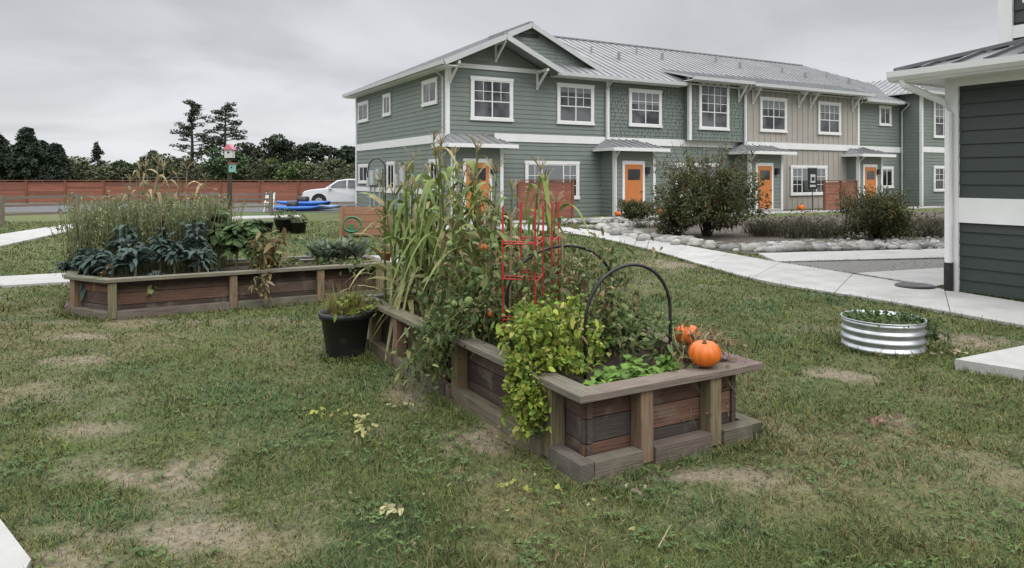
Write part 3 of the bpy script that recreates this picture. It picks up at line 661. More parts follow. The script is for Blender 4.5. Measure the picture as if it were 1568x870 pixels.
def bushy(f,cen,rad,n,size,cols,wd=.55,updir=.4,droop=.4,nseg=3,shell=.35,z0=None,prof='leaf'):
    d=nrm(rng.normal(0,1,(n,3)));rr=(shell+(1-shell)*rng.random(n)**.6)[:,None]
    P=np.array(cen)+d*rr*np.array(rad)
    if z0 is not None:P[:,2]=np.maximum(P[:,2],z0+rng.random(n)*.05)
    D=d+rng.normal(0,.6,(n,3))+np.array([0,0,updir]);L=size*rng.uniform(.6,1.3,n)
    c=np.array(cols)[rng.integers(0,len(cols),n)]*rng.uniform(.65,1.3,(n,1))
    li=.6+.6*np.clip((P[:,2:3]-cen[2]+rad[2])/(2*rad[2]),0,1);f.rib(P,D,L,L*wd,c*li,nseg=nseg,prof=prof,droop=droop,roll=.8,ripple=.08)  # li paints shading into leaf colour: darker low in the clump, lighter on top
def vine(f,p0,p1,n,size,cols,sag=.1,r=.006,wd=.55,stem=(.12,.14,.05),spread=.08):
    p0=np.array(p0);p1=np.array(p1);t=np.linspace(0,1,9)[:,None];w=np.cumsum(rng.normal(0,.02,(9,3)),0);w-=t*w[-1]
    pts=p0+(p1-p0)*t+w;pts[:,2]-=sag*np.sin(np.pi*t[:,0]);f.tube(pts,r,r*.4,stem,5)
    u=rng.random(n)*8;i=np.minimum(u.astype(int),7);P=pts[i]+(pts[i+1]-pts[i])*(u-i)[:,None]+rng.normal(0,spread*.4,(n,3))
    L=size*rng.uniform(.6,1.3,n);c=np.array(cols)[rng.integers(0,len(cols),n)]*rng.uniform(.6,1.3,(n,1));f.rib(P,rng.normal(0,1,(n,3))+(0,0,.1),L,L*wd,c,nseg=3,droop=.5,roll=.8,ripple=.08)
TG=[(.10,.15,.05),(.13,.18,.06),(.08,.12,.04),(.18,.20,.065)]
DRY=[(.24,.18,.09),(.16,.12,.06),(.30,.23,.12)]
f=FO()
for i in range(125):
    a=U(.12,1.2);b=U(.95,2.3);e=W3(max(.05,a+U(-.3,.3)),b+U(-.3,.3),U(.6,1.36)*(1 if a<.9 else .85));vine(f,W3(a,b,.36),e,44,.058,TG if R()<.8 else DRY,0,.006,.5,spread=.17)
for i in range(22):
    a=U(.0,.2);b=U(1.3,2.0);vine(f,W3(a,b,U(.45,.8)),W3(a-U(.12,.36),b+U(-.05,.2),U(.02,.35)),42,.052,TG,-.06,.006,.5,spread=.15)
for i in range(24):
    a=U(-.05,.8);b=U(1.0,1.9);col=(.22,.29,.10) if R()<.93 else (.5,.16,.04);f.ball(W3(a,b,U(.6,1.12)),U(.02,.035),col)
f.build('tomato_plants')
f=FO();YG=[(.26,.35,.05),(.20,.30,.045),(.33,.38,.06),(.15,.24,.04),(.38,.38,.09)]
for c,r_,n in ((W3(.30,.70,.55),(.25,.23,.17),1000),(W3(.12,.60,.49),(.18,.2,.17),800),(W3(-.0,.47,.36),(.12,.14,.17),600),(W3(.5,.85,.58),(.2,.2,.16),500),(W3(-.05,.40,.23),(.08,.10,.12),320),(W3(.25,.92,.62),(.18,.16,.13),400),(W3(.08,.75,.44),(.1,.14,.14),250),(W3(.3,.45,.5),(.13,.1,.1),250)):
    for _ in range(6):
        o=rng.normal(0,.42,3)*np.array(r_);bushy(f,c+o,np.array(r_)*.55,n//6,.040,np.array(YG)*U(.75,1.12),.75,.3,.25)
for i in range(34):
    a=U(0,.55);b=U(.4,.95);vine(f,W3(a,b,.5),W3(a+U(-.15,.12),b+U(-.2,.1),U(.62,.9)),24,.040,YG,0,.004,.75,spread=.08)
for i in range(10):
    b=U(.33,.65);vine(f,W3(.02,b,.45),W3(-.09+U(-.04,.04),b+U(-.1,.1),U(.1,.3)),24,.038,YG,-.03,.004,.75,spread=.07)
f.build('potato_vine_plant')
f=FO()
for i in range(55):
    a=U(.4,1.25);b=U(.6,1.7);vine(f,W3(a,b,.36),W3(a+U(-.2,.2),b+U(-.2,.2),U(.7,1.2)),20,.045,TG[:2]+DRY,0,.004,.5,stem=(.22,.17,.09),spread=.12)
for i in range(20):
    a=U(.6,1.2);b=U(.45,1.2);bushy(f,W3(a,b,.54),(.12,.12,.15),55,.052,TG,.5)
f.build('bean_vines')
f=FO()
for a,b in ((.3,.25),(.45,.22),(.6,.3),(.72,.2),(.85,.35),(.95,.42),(.55,.45),(.8,.55),(.38,.38),(1.05,.5),(.5,.3),(.9,.22),(.65,.2),(.78,.42)):
    n=15;an=rng.uniform(0,6.28,n);P=np.tile(W3(a,b,.40),(n,1))+rng.normal(0,.03,(n,3));P[:,2]=np.maximum(P[:,2],.38)
    f.rib(P,np.stack([np.cos(an),np.sin(an),rng.uniform(.3,1.2,n)],1),rng.uniform(.06,.12,n),rng.uniform(.03,.055,n),np.array([.15,.26,.05])*rng.uniform(.7,1.4,(n,1)),nseg=5,droop=.6,ripple=.14,roll=.3)
f.build('squash_seedlings')
f=FO()
for i in range(26):
    a=1.02+U(-.12,.3);vine(f,W3(a,.15+U(0,.3),.52+U(0,.12)),W3(a+U(-.1,.1),-.03+U(-.03,.15),U(.05,.5)),5,.05,DRY,-.03,.0035,.35,stem=(.28,.21,.12),spread=.05)
for i in range(9):
    vine(f,W3(1.0,.2,.50),W3(1.32+U(-.05,.05),.25+U(-.2,.3),.48),6,.05,DRY,-.12,.004,.35,stem=(.28,.21,.12),spread=.05)
f.build('dried_pumpkin_vine')
pumpkin((*Bp(.985,.10),.45+.085),.098);pumpkin((*Bp(1.27,.55),.455+.075),.088)
def hoop(name,pts,r,mat,obj=None):
    mb=MB();mb.tube(pts,r,10);mb.build(name,[mat],smooth=True)
for (a0,b0,a1,b1,h) in ((.40,.52,1.0,.42,.66),(.25,1.25,1.1,1.15,.72)):
    P0=W3(a0,b0,.36);P1=W3(a1,b1,.36);pts=[]
    pts.append(P0)
    for t in np.linspace(0,math.pi,20):
        c=(P0+P1)/2;v=(P1-P0)/2;pts.append(c-v*math.cos(t)+np.array([.02*math.sin(t),0,h-.33+.36*math.sin(t)**.9]))
    pts.append(P1);hoop('garden_hoop',pts,.011,M_blk)
mb=MB()
for k,(cx,cy) in enumerate(((.34,1.12),(.62,1.35))):
    q=[W3(cx+.17*math.cos(t),cy+.17*math.sin(t),0) for t in (0.3,2.4,4.5)]
    for p in q:mb.tube([p+(0,0,.36),p+(0,0,1.40+k*.02)],.0065,6)
    for z in (.62,.9,1.14):
        for i in range(3):mb.tube([q[i]+(0,0,z),q[(i+1)%3]+(0,0,z+.02)],.0055,6)
mb.build('red_tomato_cage',[M_red])
mb=MB();
for a,b,h in ((.3,1.3,1.35),(.9,1.9,1.5),(.6,1.1,1.2)):mb.tube([W3(a,b,.3),W3(a+.02,b,h)],.008,6)
mb.build('bamboo_stakes',[M_stem])
# ------------------------------------------------------------------ left bed crops
def kale(f,x,y,z,h,n,size,col,wd=.4,droop=.9):
    f.tube([(x,y,z),(x+.01,y,z+h*.6),(x,y+.01,z+h)],.018,.012,(.16,.17,.10),6)
    an=rng.uniform(0,6.28,n);t=rng.uniform(.45,1,n);P=np.stack([np.full(n,x),np.full(n,y),z+h*t],1)
    f.rib(P,np.stack([np.cos(an),np.sin(an),.4+1.3*t],1),size*rng.uniform(.7,1.2,n),size*wd*rng.uniform(.7,1.2,n),np.array(col)*rng.uniform(.55,1.5,(n,1)),nseg=9,prof='kale',droop=droop*rng.uniform(.6,1.3,n),ripple=.18,roll=.4)
f=FO();KB=(.066,.10,.084)
for x,y,h in ((-5.25,8.75,.22),(-5.0,8.6,.3),(-4.75,8.45,.22),(-4.5,8.5,.32),(-4.85,8.95,.52),(-4.4,8.9,.5),(-4.15,8.75,.4),(-3.95,8.95,.48),(-5.35,9.0,.3),(-4.55,9.3,.6),(-3.85,8.75,.25),(-4.7,8.7,.42),(-4.1,9.2,.6),(-4.95,9.15,.45),(-5.5,8.85,.12)):
    kale(f,x,y,.36,h*U(.85,1.15),42,.33,KB,.22,.75)
for x,y in ((-5.05,8.5),(-4.3,8.55),(-3.7,8.9)):kale(f,x,y,.36,.05,16,.28,(.075,.105,.09),.35,1.3)
f.build('lacinato_kale_plants')
f=FO()
for x,y,h in ((-3.62,9.35,.55),(-3.45,9.5,.6),(-3.9,9.5,.72),(-4.15,9.4,.62),(-3.3,9.35,.4)):kale(f,x,y,.36,h,46,.30,(.085,.14,.05),.55,.9)
f.build('curly_kale_plants')
f=FO()
for i in range(1500):
    x=U(-5.6,-3.9);y=9.1+(x+5.6)*.35+U(-.3,.35)
    h=U(.5,1.12);a=U(0,6.28);c=np.array((.24,.24,.13) if R()<.6 else (.15,.20,.08))*U(.6,1.2)
    f.rib([(x,y,.36)],[(math.cos(a)*.2,math.sin(a)*.2,1)],h,.008,c,nseg=3,prof='flat',droop=.08,roll=2)
    if i%2:
        n=16;t=rng.uniform(.35,1,n);P=np.stack([x+math.cos(a)*.2*h*t,y+math.sin(a)*.2*h*t,.36+h*t*.95],1);f.rib(P,rng.normal(0,1,(n,3))+(0,0,.5),.05,.016,c*rng.uniform(.8,1.4,(n,1)),nseg=2)
f.build('bolted_herb_plants')
f=FO()
for x,y in ((-5.0,10.0),(-4.8,9.9),(-4.65,9.95),(-5.15,9.8),(-4.9,9.7),(-4.55,9.85),(-5.3,9.9),(-4.4,10.0)):corn(f,np.array([x,y,.2]),U(1.3,1.6),.95,.8)
f.build('dried_corn_plants')
f=FO()
for i in range(24):
    x,y=-3.15+U(-.25,.25),9.15+U(-.15,.15);vine(f,(-3.15+U(-.08,.08),9.2,.36),(x,y-.1,U(.6,1.0)),14,.1,DRY+[(.2,.24,.08)],0,.007,.5,spread=.12)
for i in range(8):vine(f,(-3.1+U(-.1,.1),8.95,.48),(-3.08+U(-.1,.1),8.68,U(.1,.35)),8,.09,DRY,-.04,.005,.4)
vine(f,(-4.15,8.4,.46),(-4.1,8.15,.12),6,.1,TG,-.04,.006);vine(f,(-4.75,8.3,.48),(-4.72,8.02,.3),9,.1,DRY,-.04,.006)
f.build('dried_bean_plant')
f=FO()
for x in (-2.75,-2.55,-2.35,-2.6,-2.2,-2.45):kale(f,x,10.05+U(-.15,.15),.36,.12,30,.40,(.14,.18,.12),.16,.25)
for i in range(18):bushy(f,(U(-3.3,-1.9),9.6+U(-.2,.3),.42),(.14,.12,.08),30,.07,TG,.4)
f.build('artichoke_herb_plants')
mb=MB();mb.revolve([(0,0),(.06,0),(.085,.14),(.095,.14),(.095,.17),(.08,.17),(.075,.12),(0,.12)],24);mb.build('terracotta_pot',[M_terr],smooth=True,loc=(-1.83,10.3,.36))
f=FO();bushy(f,(-1.83,10.3,.58),(.09,.09,.08),60,.06,TG,.4);f.build('potted_seedling')
for x,y,s in ((-6.6,20.6,1.0),(-6.1,20.4,.8),(-6.35,21.0,.9),(-7.2,20.9,.7)):
    mb=MB();mb.revolve([(0,0),(.2*s,0),(.27*s,.38*s),(.29*s,.38*s),(.29*s,.42*s),(.26*s,.42*s),(.25*s,.36*s),(0,.36*s)],24);mb.build('black_nursery_pot',[M_blk],smooth=True,loc=(x,y,0))
f=FO();bushy(f,(-6.6,20.6,.5),(.3,.3,.2),160,.1,TG,.4);bushy(f,(-6.1,20.4,.45),(.25,.2,.2),100,.1,TG,.4);f.build('potted_shrubs')
mb=MB();WX0,WX1=-10.4,-8.7
for x in np.linspace(WX0,WX1,10):mb.tube([(x,19,0),(x,19,1.6)],.006,4)
for z in np.linspace(.2,1.6,8):mb.tube([(WX0,19,z),(WX1,19,z)],.005,4)
mb.build('wire_trellis',[M_wire])
f=FO()
for i in range(46):x=U(-11.5,-7.6);vine(f,(x,18.9,0),(x+U(-.3,.3),18.7,U(.4,1.25)),30,.13,TG+DRY,0,.006,.4,spread=.35)
f.build('pea_vines')
bh=MB();bh.box(-.05,.05,-.05,.05,0,2.15,0);bh.box(-.11,.11,-.1,.1,2.15,2.4,1)
bh.add([(-.15,-.14,2.38),(.15,-.14,2.38),(0,-.14,2.54),(-.15,.14,2.38),(.15,.14,2.38),(0,.14,2.54)],[(0,1,2),(5,4,3),(0,2,5,3),(2,1,4,5),(1,0,3,4)],5)
bh.tube([(0,-.11,2.3),(0,-.101,2.3)],.03,12,3);bh.box(.04,.2,-.17,-.051,1.75,1.98,4);bh.box(.02,.22,-.2,-.03,1.981,2.01,2);bh.tube([(.12,-.178,1.88),(.12,-.171,1.88)],.025,12,3)
bh.build('birdhouse_post',[M_bark,surf('pale_paint',(.62,.6,.6),.6),M_terr,M_blk,surf('teal_paint',(.2,.4,.35),.6),surf('pink_paint',(.6,.2,.25),.6)],loc=(-7.93,20,0))
pts=[(-2.35,13.2,0),(-2.35,13.2,1.75)]+[(-2.35-.16+.16*math.cos(t),13.2,1.75+.2*math.sin(t)) for t in np.linspace(.2,3.0,9)]+[(-2.68,13.2,1.6)]
hoop('shepherd_hook',pts,.012,M_blk)
# ------------------------------------------------------------------ fences
mb=MB();x=-42
while x<-4:
    for i in range(9):
        c=U(.75,1.25);mb.box(x+.05,x+2.35,44-.015,44+.015,.05+i*.142,.05+i*.142+.135,0,(c,c,c))
    mb.box(x-.06,x+.06,43.93,44.05,0,1.4,0,(.8,.8,.8));x+=2.4
mb.box(-42,-4,43.9,44.08,1.40,1.44,0);mb.build('wooden_board_fence',[M_fen])
mb=MB()
a=np.array([-19.5,19.5]);b=np.array([-15.9,26.]);b2=np.array([-10.5,31.]);P=[a+(b-a)*t for t in np.linspace(0,1,4)]+[b+(b2-b)*t for t in np.linspace(0,1,4)[1:]]
WC=(.17,.145,.11)
for p in P:mb.box(p[0]-.07,p[0]+.07,p[1]-.07,p[1]+.07,0,1.0,0,WC)
for p,q in zip(P[:-1],P[1:]):
    for z in (.35,.65,.9):mb.beam((*p,z+U(-.03,.03)),(*q,z+U(-.03,.03)),.05,.08,0,tuple(x*U(.8,1.2) for x in WC))
mb.build('split_rail_fence',[M_rail])
# ------------------------------------------------------------------ car
def car():
    C=empty('parked_suv',(-11.15,38.4,0),0);mb=MB()
    prof=[(0,.35),(-.02,.62),(.05,.85),(.35,.95),(1.15,1.03),(1.75,1.45),(2.3,1.53),(3.6,1.5),(4.2,1.1),(4.35,.95),(4.38,.4),(4.2,.28),(.2,.28)]
    n=len(prof)
    def yw(z,s):return s*(.9-.22*max(0,z-.95)/.55)
    vs=[(x,yw(z,-1),z) for x,z in prof]+[(x,yw(z,1),z) for x,z in prof]
    mb.add(vs,[tuple(range(n)),tuple(range(n,2*n))[::-1]]+[(i,n+i,n+(i+1)%n,(i+1)%n) for i in range(n)],0)
    o=mb.build('body',[M_white],C);bv=o.modifiers.new('b','BEVEL');bv.width=.05;bv.segments=3
    g=MB()
    for s in (-1,1):
        for q in ([(1.3,1.05),(1.82,1.4),(2.25,1.46),(2.25,1.05)],[(2.33,1.05),(2.33,1.46),(3.1,1.45),(3.1,1.05)],[(3.18,1.05),(3.18,1.44),(3.55,1.42),(3.95,1.1)]):
            g.add([(x,yw(z,s)+s*.012,z) for x,z in q],[(0,1,2,3)])
    g.add([(1.20,-.74,1.09),(1.20,.74,1.09),(1.70,.66,1.44),(1.70,-.66,1.44)],[(0,1,2,3)])
    g.box(-.05,-.02,-.55,.55,.5,.75);g.build('windows_and_grille',[M_glass],C)
    w=MB()
    for x in (.85,3.5):
        for s in (-1,1):
            w.tube([(x,s*.72,.34),(x,s*.93,.34)],.34,28,0);w.tube([(x,s*.90,.34),(x,s*.94,.34)],.2,20,1)
            w.tube([(x,s*.7,.36),(x,s*.915,.36)],.40,28,0)
    for s in (-1,1):w.box(-.01,.1,s*.72-.16,s*.72+.16,.68,.82,1);w.box(1.35,1.5,s*.98-.1,s*.98+.1,1.0,1.15,2)
    w.build('wheels_lamps_mirrors',[M_blk,M_gal,M_white],C);C.rotation_euler[2]=.12
car()
for k,(x,y,z,r) in enumerate(((-11.6,33.6,0,.05),(-10.9,34.3,.0,.12),(-11.2,33.9,.22,.07))):
    mb=MB();n=14;m=10;vs=[]
    for i in range(n+1):
        t=i/n;w_=.36*math.sin(math.pi*min(max(t,.02),.98))**.6;h=.15*math.sin(math.pi*min(max(t,.02),.98))**.4;rise=.07*(2*t-1)**4
        for j in range(m):
            a=2*math.pi*j/m;vs.append((t*2.5,w_*math.cos(a),.17+h*math.sin(a)*(1 if math.sin(a)<0 else .7)+rise))
    mb.add(vs,[(i*m+j,i*m+(j+1)%m,(i+1)*m+(j+1)%m,(i+1)*m+j) for i in range(n) for j in range(m)]);mb.tube([(1.0,0,.26),(1.5,0,.28)],[.22,.2],12,1)
    mb.build('blue_kayak',[M_blue if k!=1 else surf('pale_blue',(.25,.4,.6),.4),M_blk],smooth=True,loc=(x,y,z),rot=r)
mb=MB()
for x in (-.2,.2):
    mb.beam((x,-.2,0),(x,.15,.9),.03,.03);mb.beam((x,.25,0),(x,-.1,.5),.03,.03)
mb.box(-.2,.2,-.2,.2,.43,.47);mb.box(-.2,.2,.08,.12,.6,.88);mb.build('folding_chair',[M_trim],loc=(-11.2,32.9,0))
# ------------------------------------------------------------------ shrubs and rocks
def shrub(name,x,y,w,h,n,cols,leaf=.09,stems=30):
    f=FO();m=40
    for i in range(stems):
        a=U(0,6.28);r=U(.2,1)*w/2;f.tube([(x+U(-.1,.1),y+U(-.1,.1),0),(x+math.cos(a)*r*.5,y+math.sin(a)*r*.5,h*.5),(x+math.cos(a)*r,y+math.sin(a)*r,h*U(.6,1.15))],.02,.004,(.07,.05,.035),5)
    for i in range(m):
        a=U(0,6.28);r=math.sqrt(R())*w*.42;z=h*U(.12,.84)*(1-.35*(r/(w*.5))**2);rr=U(.07,.17)*w
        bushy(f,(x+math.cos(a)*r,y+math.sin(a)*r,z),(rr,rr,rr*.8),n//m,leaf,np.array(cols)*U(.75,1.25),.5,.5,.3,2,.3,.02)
    for i in range(140):
        a=U(0,6.28);r=math.sqrt(R())*w*.5;z=h*U(.3,.85);k=U(.15,.6);vine(f,(x+r*.7*math.cos(a),y+r*.7*math.sin(a),z),(x+r*1.15*math.cos(a),y+r*1.15*math.sin(a),z+k*h*.6),26,leaf*.85,cols,0,.005,.4,stem=(.09,.06,.04),spread=.11)
    return f.build(name)
SG=[(.085,.12,.042),(.11,.142,.05),(.068,.092,.036),(.14,.12,.055),(.16,.10,.045)]
shrub('large_shrub',5.3,19.3,2.9,2.25,17000,SG,.085)
shrub('shrub',9.35,18.4,1.8,1.25,6000,SG,.08)
shrub('shrub',4.6,25.8,1.4,.7,1200,SG,.1)
def tussock(name,pts,h,cols,k=80):
    f=FO()
    for x,y in pts:
        n=k;a=rng.uniform(0,6.28,n);f.rib(np.stack([x+rng.normal(0,.16,n),y+rng.normal(0,.16,n),np.zeros(n)],1),np.stack([np.cos(a)*.5,np.sin(a)*.5,np.ones(n)],1),h*rng.uniform(.6,1.2,n),.02,np.array(cols)[rng.integers(0,len(cols),n)]*rng.uniform(.6,1.2,(n,1)),nseg=3,prof='blade',droop=.4)
        bushy(f,(x,y,h*.45),(.35,.3,h*.4),60,.08,cols,.35)
    return f.build(name)
tussock('ornamental_grass_hedge',[(6.7+i*.36+U(-.1,.1),18.9+i*.04+U(-.3,.9)) for i in range(7)]+[(6.9+i*.36,20.3+U(-.4,.6)) for i in range(7)]+[(10.5+i*.38,18.8+U(-.2,1.2)) for i in range(12)]+[(11+i*.5,21+U(-.2,1.2)) for i in range(12)],.85,[(.11,.08,.05),(.075,.068,.04),(.065,.075,.04)])
tussock('mulch_bed_perennials',[(U(3.5,20),U(22,24.5)) for _ in range(26)],.4,[(.07,.08,.04),(.10,.09,.05)],40)
f=FO()
def rocks(P,Q,n,w,s0,s1):
    for _ in range(n):
        t=R();x=P[0]+(Q[0]-P[0])*t+random.gauss(0,w);y=P[1]+(Q[1]-P[1])*t+random.gauss(0,w);r=U(s0,s1)*U(.6,1);c=U(.10,.38)
        f.ball((x,y,r*.35),r,(c,c*.97,c*U(.84,.96)),9,7,.06,(U(.9,1.4),U(.8,1.1),U(.5,.8)))
for P,Q,n in (((4.9,15.6),(9.6,16.3),330),((9.6,16.3),(14.5,17.9),200),((4.5,16.2),(3.6,18.7),120),((3.4,19.3),(2.8,22.6),120),((3.0,22.6),(5.5,24.0),130),((1.2,24.6),(6,26.2),110)):rocks(P,Q,n,.22,.07,.19)
rocks((5,16.6),(13,18.3),320,.4,.03,.08)
rocks((6.5,12.7),(11,14.1),500,.28,.012,.03)
f.build('river_rocks',M_rock,smooth=True)
# ------------------------------------------------------------------ trees
def crown(f,clumps,x,y,n,leaf,cols):
    V=sum(c[3]**2 for c in clumps)
    for dx,dy,z,r,rz in clumps:
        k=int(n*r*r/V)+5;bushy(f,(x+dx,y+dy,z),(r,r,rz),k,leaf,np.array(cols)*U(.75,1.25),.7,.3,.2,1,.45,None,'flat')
TC=[(.04,.058,.032),(.055,.075,.04),(.032,.047,.028)]
def pine(x,y,h,w,z0):
    f=FO();f.tube([(x,y,0),(x+U(-.1,.1),y,h*.5),(x+U(-.2,.2),y,h*.97)],.30,.07,(.05,.042,.036),8)
    cl=[];n=17
    for i in range(n):
        t=i/(n-1);z=z0+(h-z0)*t;ww=w*(.6+.5*math.sin(math.pi*min(1,.25+t*.75)))*(1-.2*t)*U(.5,1.15)
        for s in (U(0,6.28),U(0,6.28),U(0,6.28)):
            e=(math.cos(s)*ww,math.sin(s)*ww);f.tube([(x,y,z-.3),(x+e[0]*.5,y+e[1]*.5,z-.1),(x+e[0],y+e[1],z+.15)],.06,.02,(.05,.042,.036),5)
            for q in (.95,.7,.45):
                if R()<.62:cl.append((e[0]*q,e[1]*q,z+.12,U(.25,.55),U(.12,.26)))
    crown(f,cl,x,y,5000,.15,TC);f.build('tall_pine_tree',FAR)
pine(-40.5,90,11.0,2.7,3.6);pine(-36.3,90,10.8,2.6,4.6)
def cyp(name,x,y,h,w,flat=.5,n=5000,cols=TC,leaf=.24,low=.15):
    f=FO();f.tube([(x,y,0),(x+.2,y,h*.6)],.35,.15,(.05,.042,.036),8);cl=[]
    for i in range(34):
        t=R();a=U(0,6.28);z=h*(low+(.92-low)*t);r=w*.5*math.sqrt(R())*(.75+.35*math.sin(math.pi*t));rr=w*U(.09,.19)
        cl.append((math.cos(a)*r,math.sin(a)*r,z,rr,rr*flat))
        f.tube([(x,y,z*.5),(x+math.cos(a)*r,y+math.sin(a)*r,z)],.12,.04,(.05,.042,.036),5)
    crown(f,cl,x,y,n,leaf,cols);f.build(name,FAR)
cyp('cypress_tree',-31.5,90,7.2,6.4,.6,6500);cyp('cypress_tree',-27.5,92,6.5,6.2,.35,4500,low=.5);cyp('cypress_tree',-23.3,93,6.1,5.6,.35,4200,low=.5);cyp('cypress_tree',-20.6,95,5.7,4.4,.35,3600,low=.45)
cyp('cypress_tree',-35,96,6.0,4,.6)
cyp('broadleaf_tree',-25.5,80,3.3,5.5,.7,cols=[(.10,.145,.045),(.08,.12,.04)],low=.1);cyp('broadleaf_tree',-31,78,4.7,4.8,.7,cols=[(.07,.115,.045),(.055,.095,.04)]);cyp('broadleaf_tree',-48,76,3.9,4.5,.7,cols=[(.09,.105,.05),(.075,.09,.045)],low=.1);cyp('broadleaf_tree',-43,80,3.5,3.6,.7,cols=[(.06,.085,.04)],low=.1)
def conif(x,y,h,w,n=7000):
    f=FO();f.tube([(x,y,0),(x,y,h)],.3,.03,(.05,.042,.036),7)
    for i in range(70):
        t=R()**.8;a=U(0,6.28);L=w*.5*(1-t)**.85*U(.6,1.15)+.15;z=h*(.05+.93*t);q=np.array([math.cos(a),math.sin(a),-.15]);m=int(n/70)
        f.tube([(x,y,z),(x+q[0]*L,y+q[1]*L,z+q[2]*L+.1*L)],.05,.015,(.05,.042,.036),4)
        u=rng.random(m)**.7;P=np.array([x,y,z])+u[:,None]*L*q+rng.normal(0,.13,(m,3))*(.6+L*.4);f.rib(P,np.tile(q,(m,1))+rng.normal(0,.5,(m,3)),.32,.12,np.array([.032,.046,.03])*rng.uniform(.6,1.5,(m,1)),nseg=1,prof='flat',droop=.3)
    f.build('conifer_tree',FAR)
conif(-45.0,66,6.2,4.4);conif(-47.5,66,5.6,4);conif(-43.6,68,4.8,3.8);conif(-49.5,64,6.6,5);conif(-53.5,92,6.2,2.6,1500);conif(-46.2,70,5.2,4.4);conif(-46.5,92,5.2,1.8,900)
f=FO();cl=[]
for i in range(430):
    x=U(-66,-2);top=1.7+4.2*max(0,fbm(np.array([x]),np.array([0.]),.35,60)[0]-.2)+(.7 if x<-36 else -.3);r=U(.5,1.4);cl.append((x,U(-6,8),U(.4,max(.6,top-r*.4)),r,r*.75))
crown(f,cl,0,82,60000,.24,[(.075,.095,.044),(.10,.11,.055),(.055,.075,.038),(.12,.11,.065)]);f.build('distant_tree_line',FAR)
f=FO();cl=[(U(-260,260),U(-30,30),U(1,4.0),U(3,6),U(1.6,2.8)) for _ in range(260)];crown(f,cl,0,260,22000,1.5,[(.09,.105,.085),(.08,.09,.075)]);f.build('distant_forest',FAR)
# ------------------------------------------------------------------ litter on the lawn
f=FO()
def litter(cx,cy,n,sp,s,col):
    P=np.stack([rng.normal(cx,sp,n),rng.normal(cy,sp,n),rng.uniform(.02,.05,n)],1);a=rng.uniform(0,6.28,n)
    f.rib(P,np.stack([np.cos(a),np.sin(a),rng.uniform(-.05,.6,n)],1),s*rng.uniform(.6,1.3,n),s*.5,np.array(col)*rng.uniform(.6,1.2,(n,1)),nseg=4,droop=.3,ripple=.25,roll=.6)
litter(-.58,3.38,9,.03,.055,(.50,.47,.26));litter(-.92,4.48,10,.045,.055,(.48,.45,.18));litter(-.95,4.62,6,.04,.05,(.46,.44,.18));litter(-1.3,4.75,5,.05,.05,(.45,.45,.1));litter(-1.15,4.72,4,.03,.045,(.45,.44,.1));litter(-.75,4.9,5,.03,.05,(.42,.4,.2));litter(.15,3.6,6,.05,.045,(.34,.38,.09));litter(-.05,3.66,5,.05,.045,(.34,.35,.1))
litter(2.38,4.6,12,.05,.06,(.25,.15,.11));litter(3.4,6.3,6,.1,.05,(.4,.33,.2));litter(3.9,6.35,10,.1,.06,(.45,.35,.22));litter(0.0,4.3,6,.12,.04,(.35,.3,.12));litter(.3,3.5,6,.2,.03,(.4,.4,.15));litter(.62,3.6,5,.04,.035,(.45,.38,.28))
litter(-1.0,4.4,90,1.8,.022,(.32,.27,.14));litter(2.2,4.6,90,1.4,.022,(.28,.22,.13))
f.ball((.14,4.2,.03),.02,(.45,.32,.06));f.ball((.02,4.35,.03),.018,(.4,.36,.08))
f.tube([(.62,3.02,.03),(.68,3.12,.05),(.72,3.22,.03)],.003,.002,(.4,.33,.22),5)
f.build('fallen_leaves')
# ------------------------------------------------------------------ world, sun, camera
Wd=bpy.data.worlds.new('World');S.world=Wd;Wd.use_nodes=True;nt=Wd.node_tree;L=nt.links;bg=nt.nodes['Background']
SE,SR=math.radians(52),math.radians(150)
sk=N(nt,'ShaderNodeTexSky');sk.sky_type='NISHITA';sk.sun_disc=False;sk.sun_elevation=SE;sk.sun_rotation=SR
tc=N(nt,'ShaderNodeTexCoord');sx=N(nt,'ShaderNodeSeparateXYZ');L.new(tc.outputs['Generated'],sx.inputs[0])
def M(op,a,b=None,c=None):
    n=N(nt,'ShaderNodeMath',operation=op)
    for i,v in enumerate((a,b,c)):
        if v is None:continue
        if isinstance(v,(int,float)):n.inputs[i].default_value=v
        else:L.new(v,n.inputs[i])
    return n.outputs[0]
z=M('MAXIMUM',sx.outputs['Z'],0.0);zd=M('ADD',z,.17)
cb=N(nt,'ShaderNodeCombineXYZ');L.new(M('DIVIDE',sx.outputs['X'],zd),cb.inputs[0]);L.new(M('DIVIDE',sx.outputs['Y'],zd),cb.inputs[1])
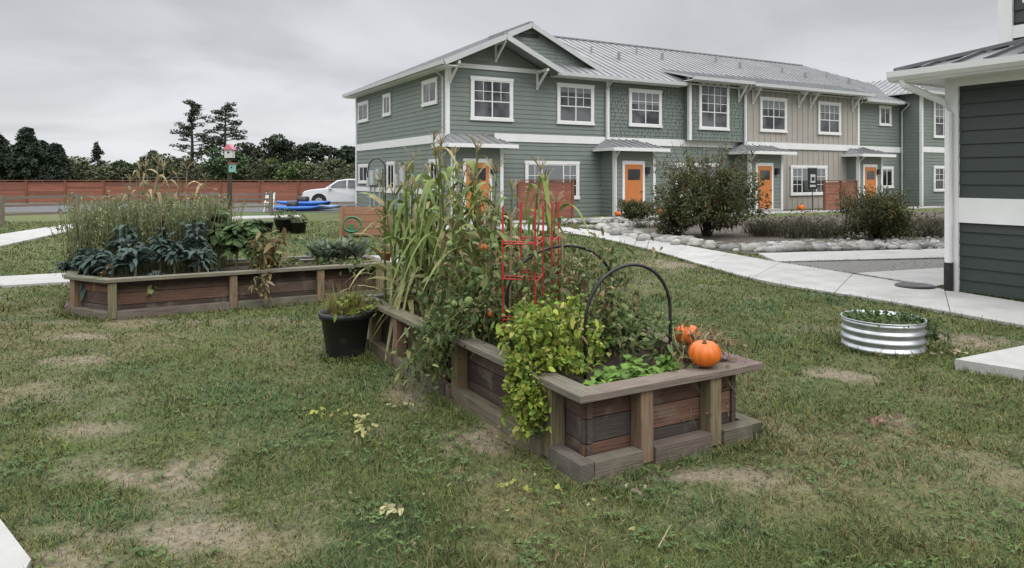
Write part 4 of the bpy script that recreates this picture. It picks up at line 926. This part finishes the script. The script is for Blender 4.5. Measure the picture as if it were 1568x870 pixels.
n1=N(nt,'ShaderNodeTexNoise');n1.inputs['Scale'].default_value=.75;n1.inputs['Detail'].default_value=6;n1.inputs['Roughness'].default_value=.5;n1.inputs['Distortion'].default_value=.5;L.new(cb.outputs[0],n1.inputs['Vector'])
mr=N(nt,'ShaderNodeMapRange',interpolation_type='SMOOTHSTEP');mr.inputs[1].default_value=.3;mr.inputs[2].default_value=.68;mr.inputs[3].default_value=.84;mr.inputs[4].default_value=1.18;L.new(n1.outputs['Fac'],mr.inputs[0])
gr=N(nt,'ShaderNodeValToRGB');e=gr.color_ramp.elements;e[0].position=0;e[0].color=(.70,.72,.745,1);e[1].position=1;e[1].color=(1,1,1,1)
for p,v in ((.06,.72),(.14,.64),(.24,.54),(.36,.95),(.6,1.35)):
    q=e.new(p);q.color=(v*.98,v*.995,v*1.03,1)
L.new(z,gr.inputs[0])
vm=N(nt,'ShaderNodeVectorMath',operation='MULTIPLY');L.new(gr.outputs[0],vm.inputs[0]);L.new(mr.outputs[0],vm.inputs[1])
zen=M('ADD',M('MULTIPLY',M('POWER',z,1.5),13.5),10.0)
vs=N(nt,'ShaderNodeVectorMath',operation='SCALE');L.new(vm.outputs[0],vs.inputs[0]);L.new(zen,vs.inputs['Scale'])
mx=N(nt,'ShaderNodeMixRGB');mx.inputs[0].default_value=.94;L.new(sk.outputs[0],mx.inputs[1]);L.new(vs.outputs[0],mx.inputs[2]);L.new(mx.outputs[0],bg.inputs[0]);bg.inputs[1].default_value=.1
sl=bpy.data.lights.new('sun','SUN');sl.energy=1.1;sl.angle=math.radians(35);sl.color=(1,.98,.95);so=bpy.data.objects.new('sun',sl);S.collection.objects.link(so)
dv=Vector((math.sin(SR)*math.cos(SE),math.cos(SR)*math.cos(SE),math.sin(SE)));so.rotation_euler=dv.to_track_quat('Z','Y').to_euler()
cd=bpy.data.cameras.new('camera');cd.sensor_width=36;cd.lens=25.03;cd.shift_y=-.104;cd.clip_start=.05;cd.clip_end=3000
co=bpy.data.objects.new('camera',cd);S.collection.objects.link(co);co.location=(0,0,1.6);co.rotation_euler=(math.pi/2,0,0);S.camera=co
S.view_settings.view_transform='Standard';S.view_settings.look='None';S.view_settings.exposure=0
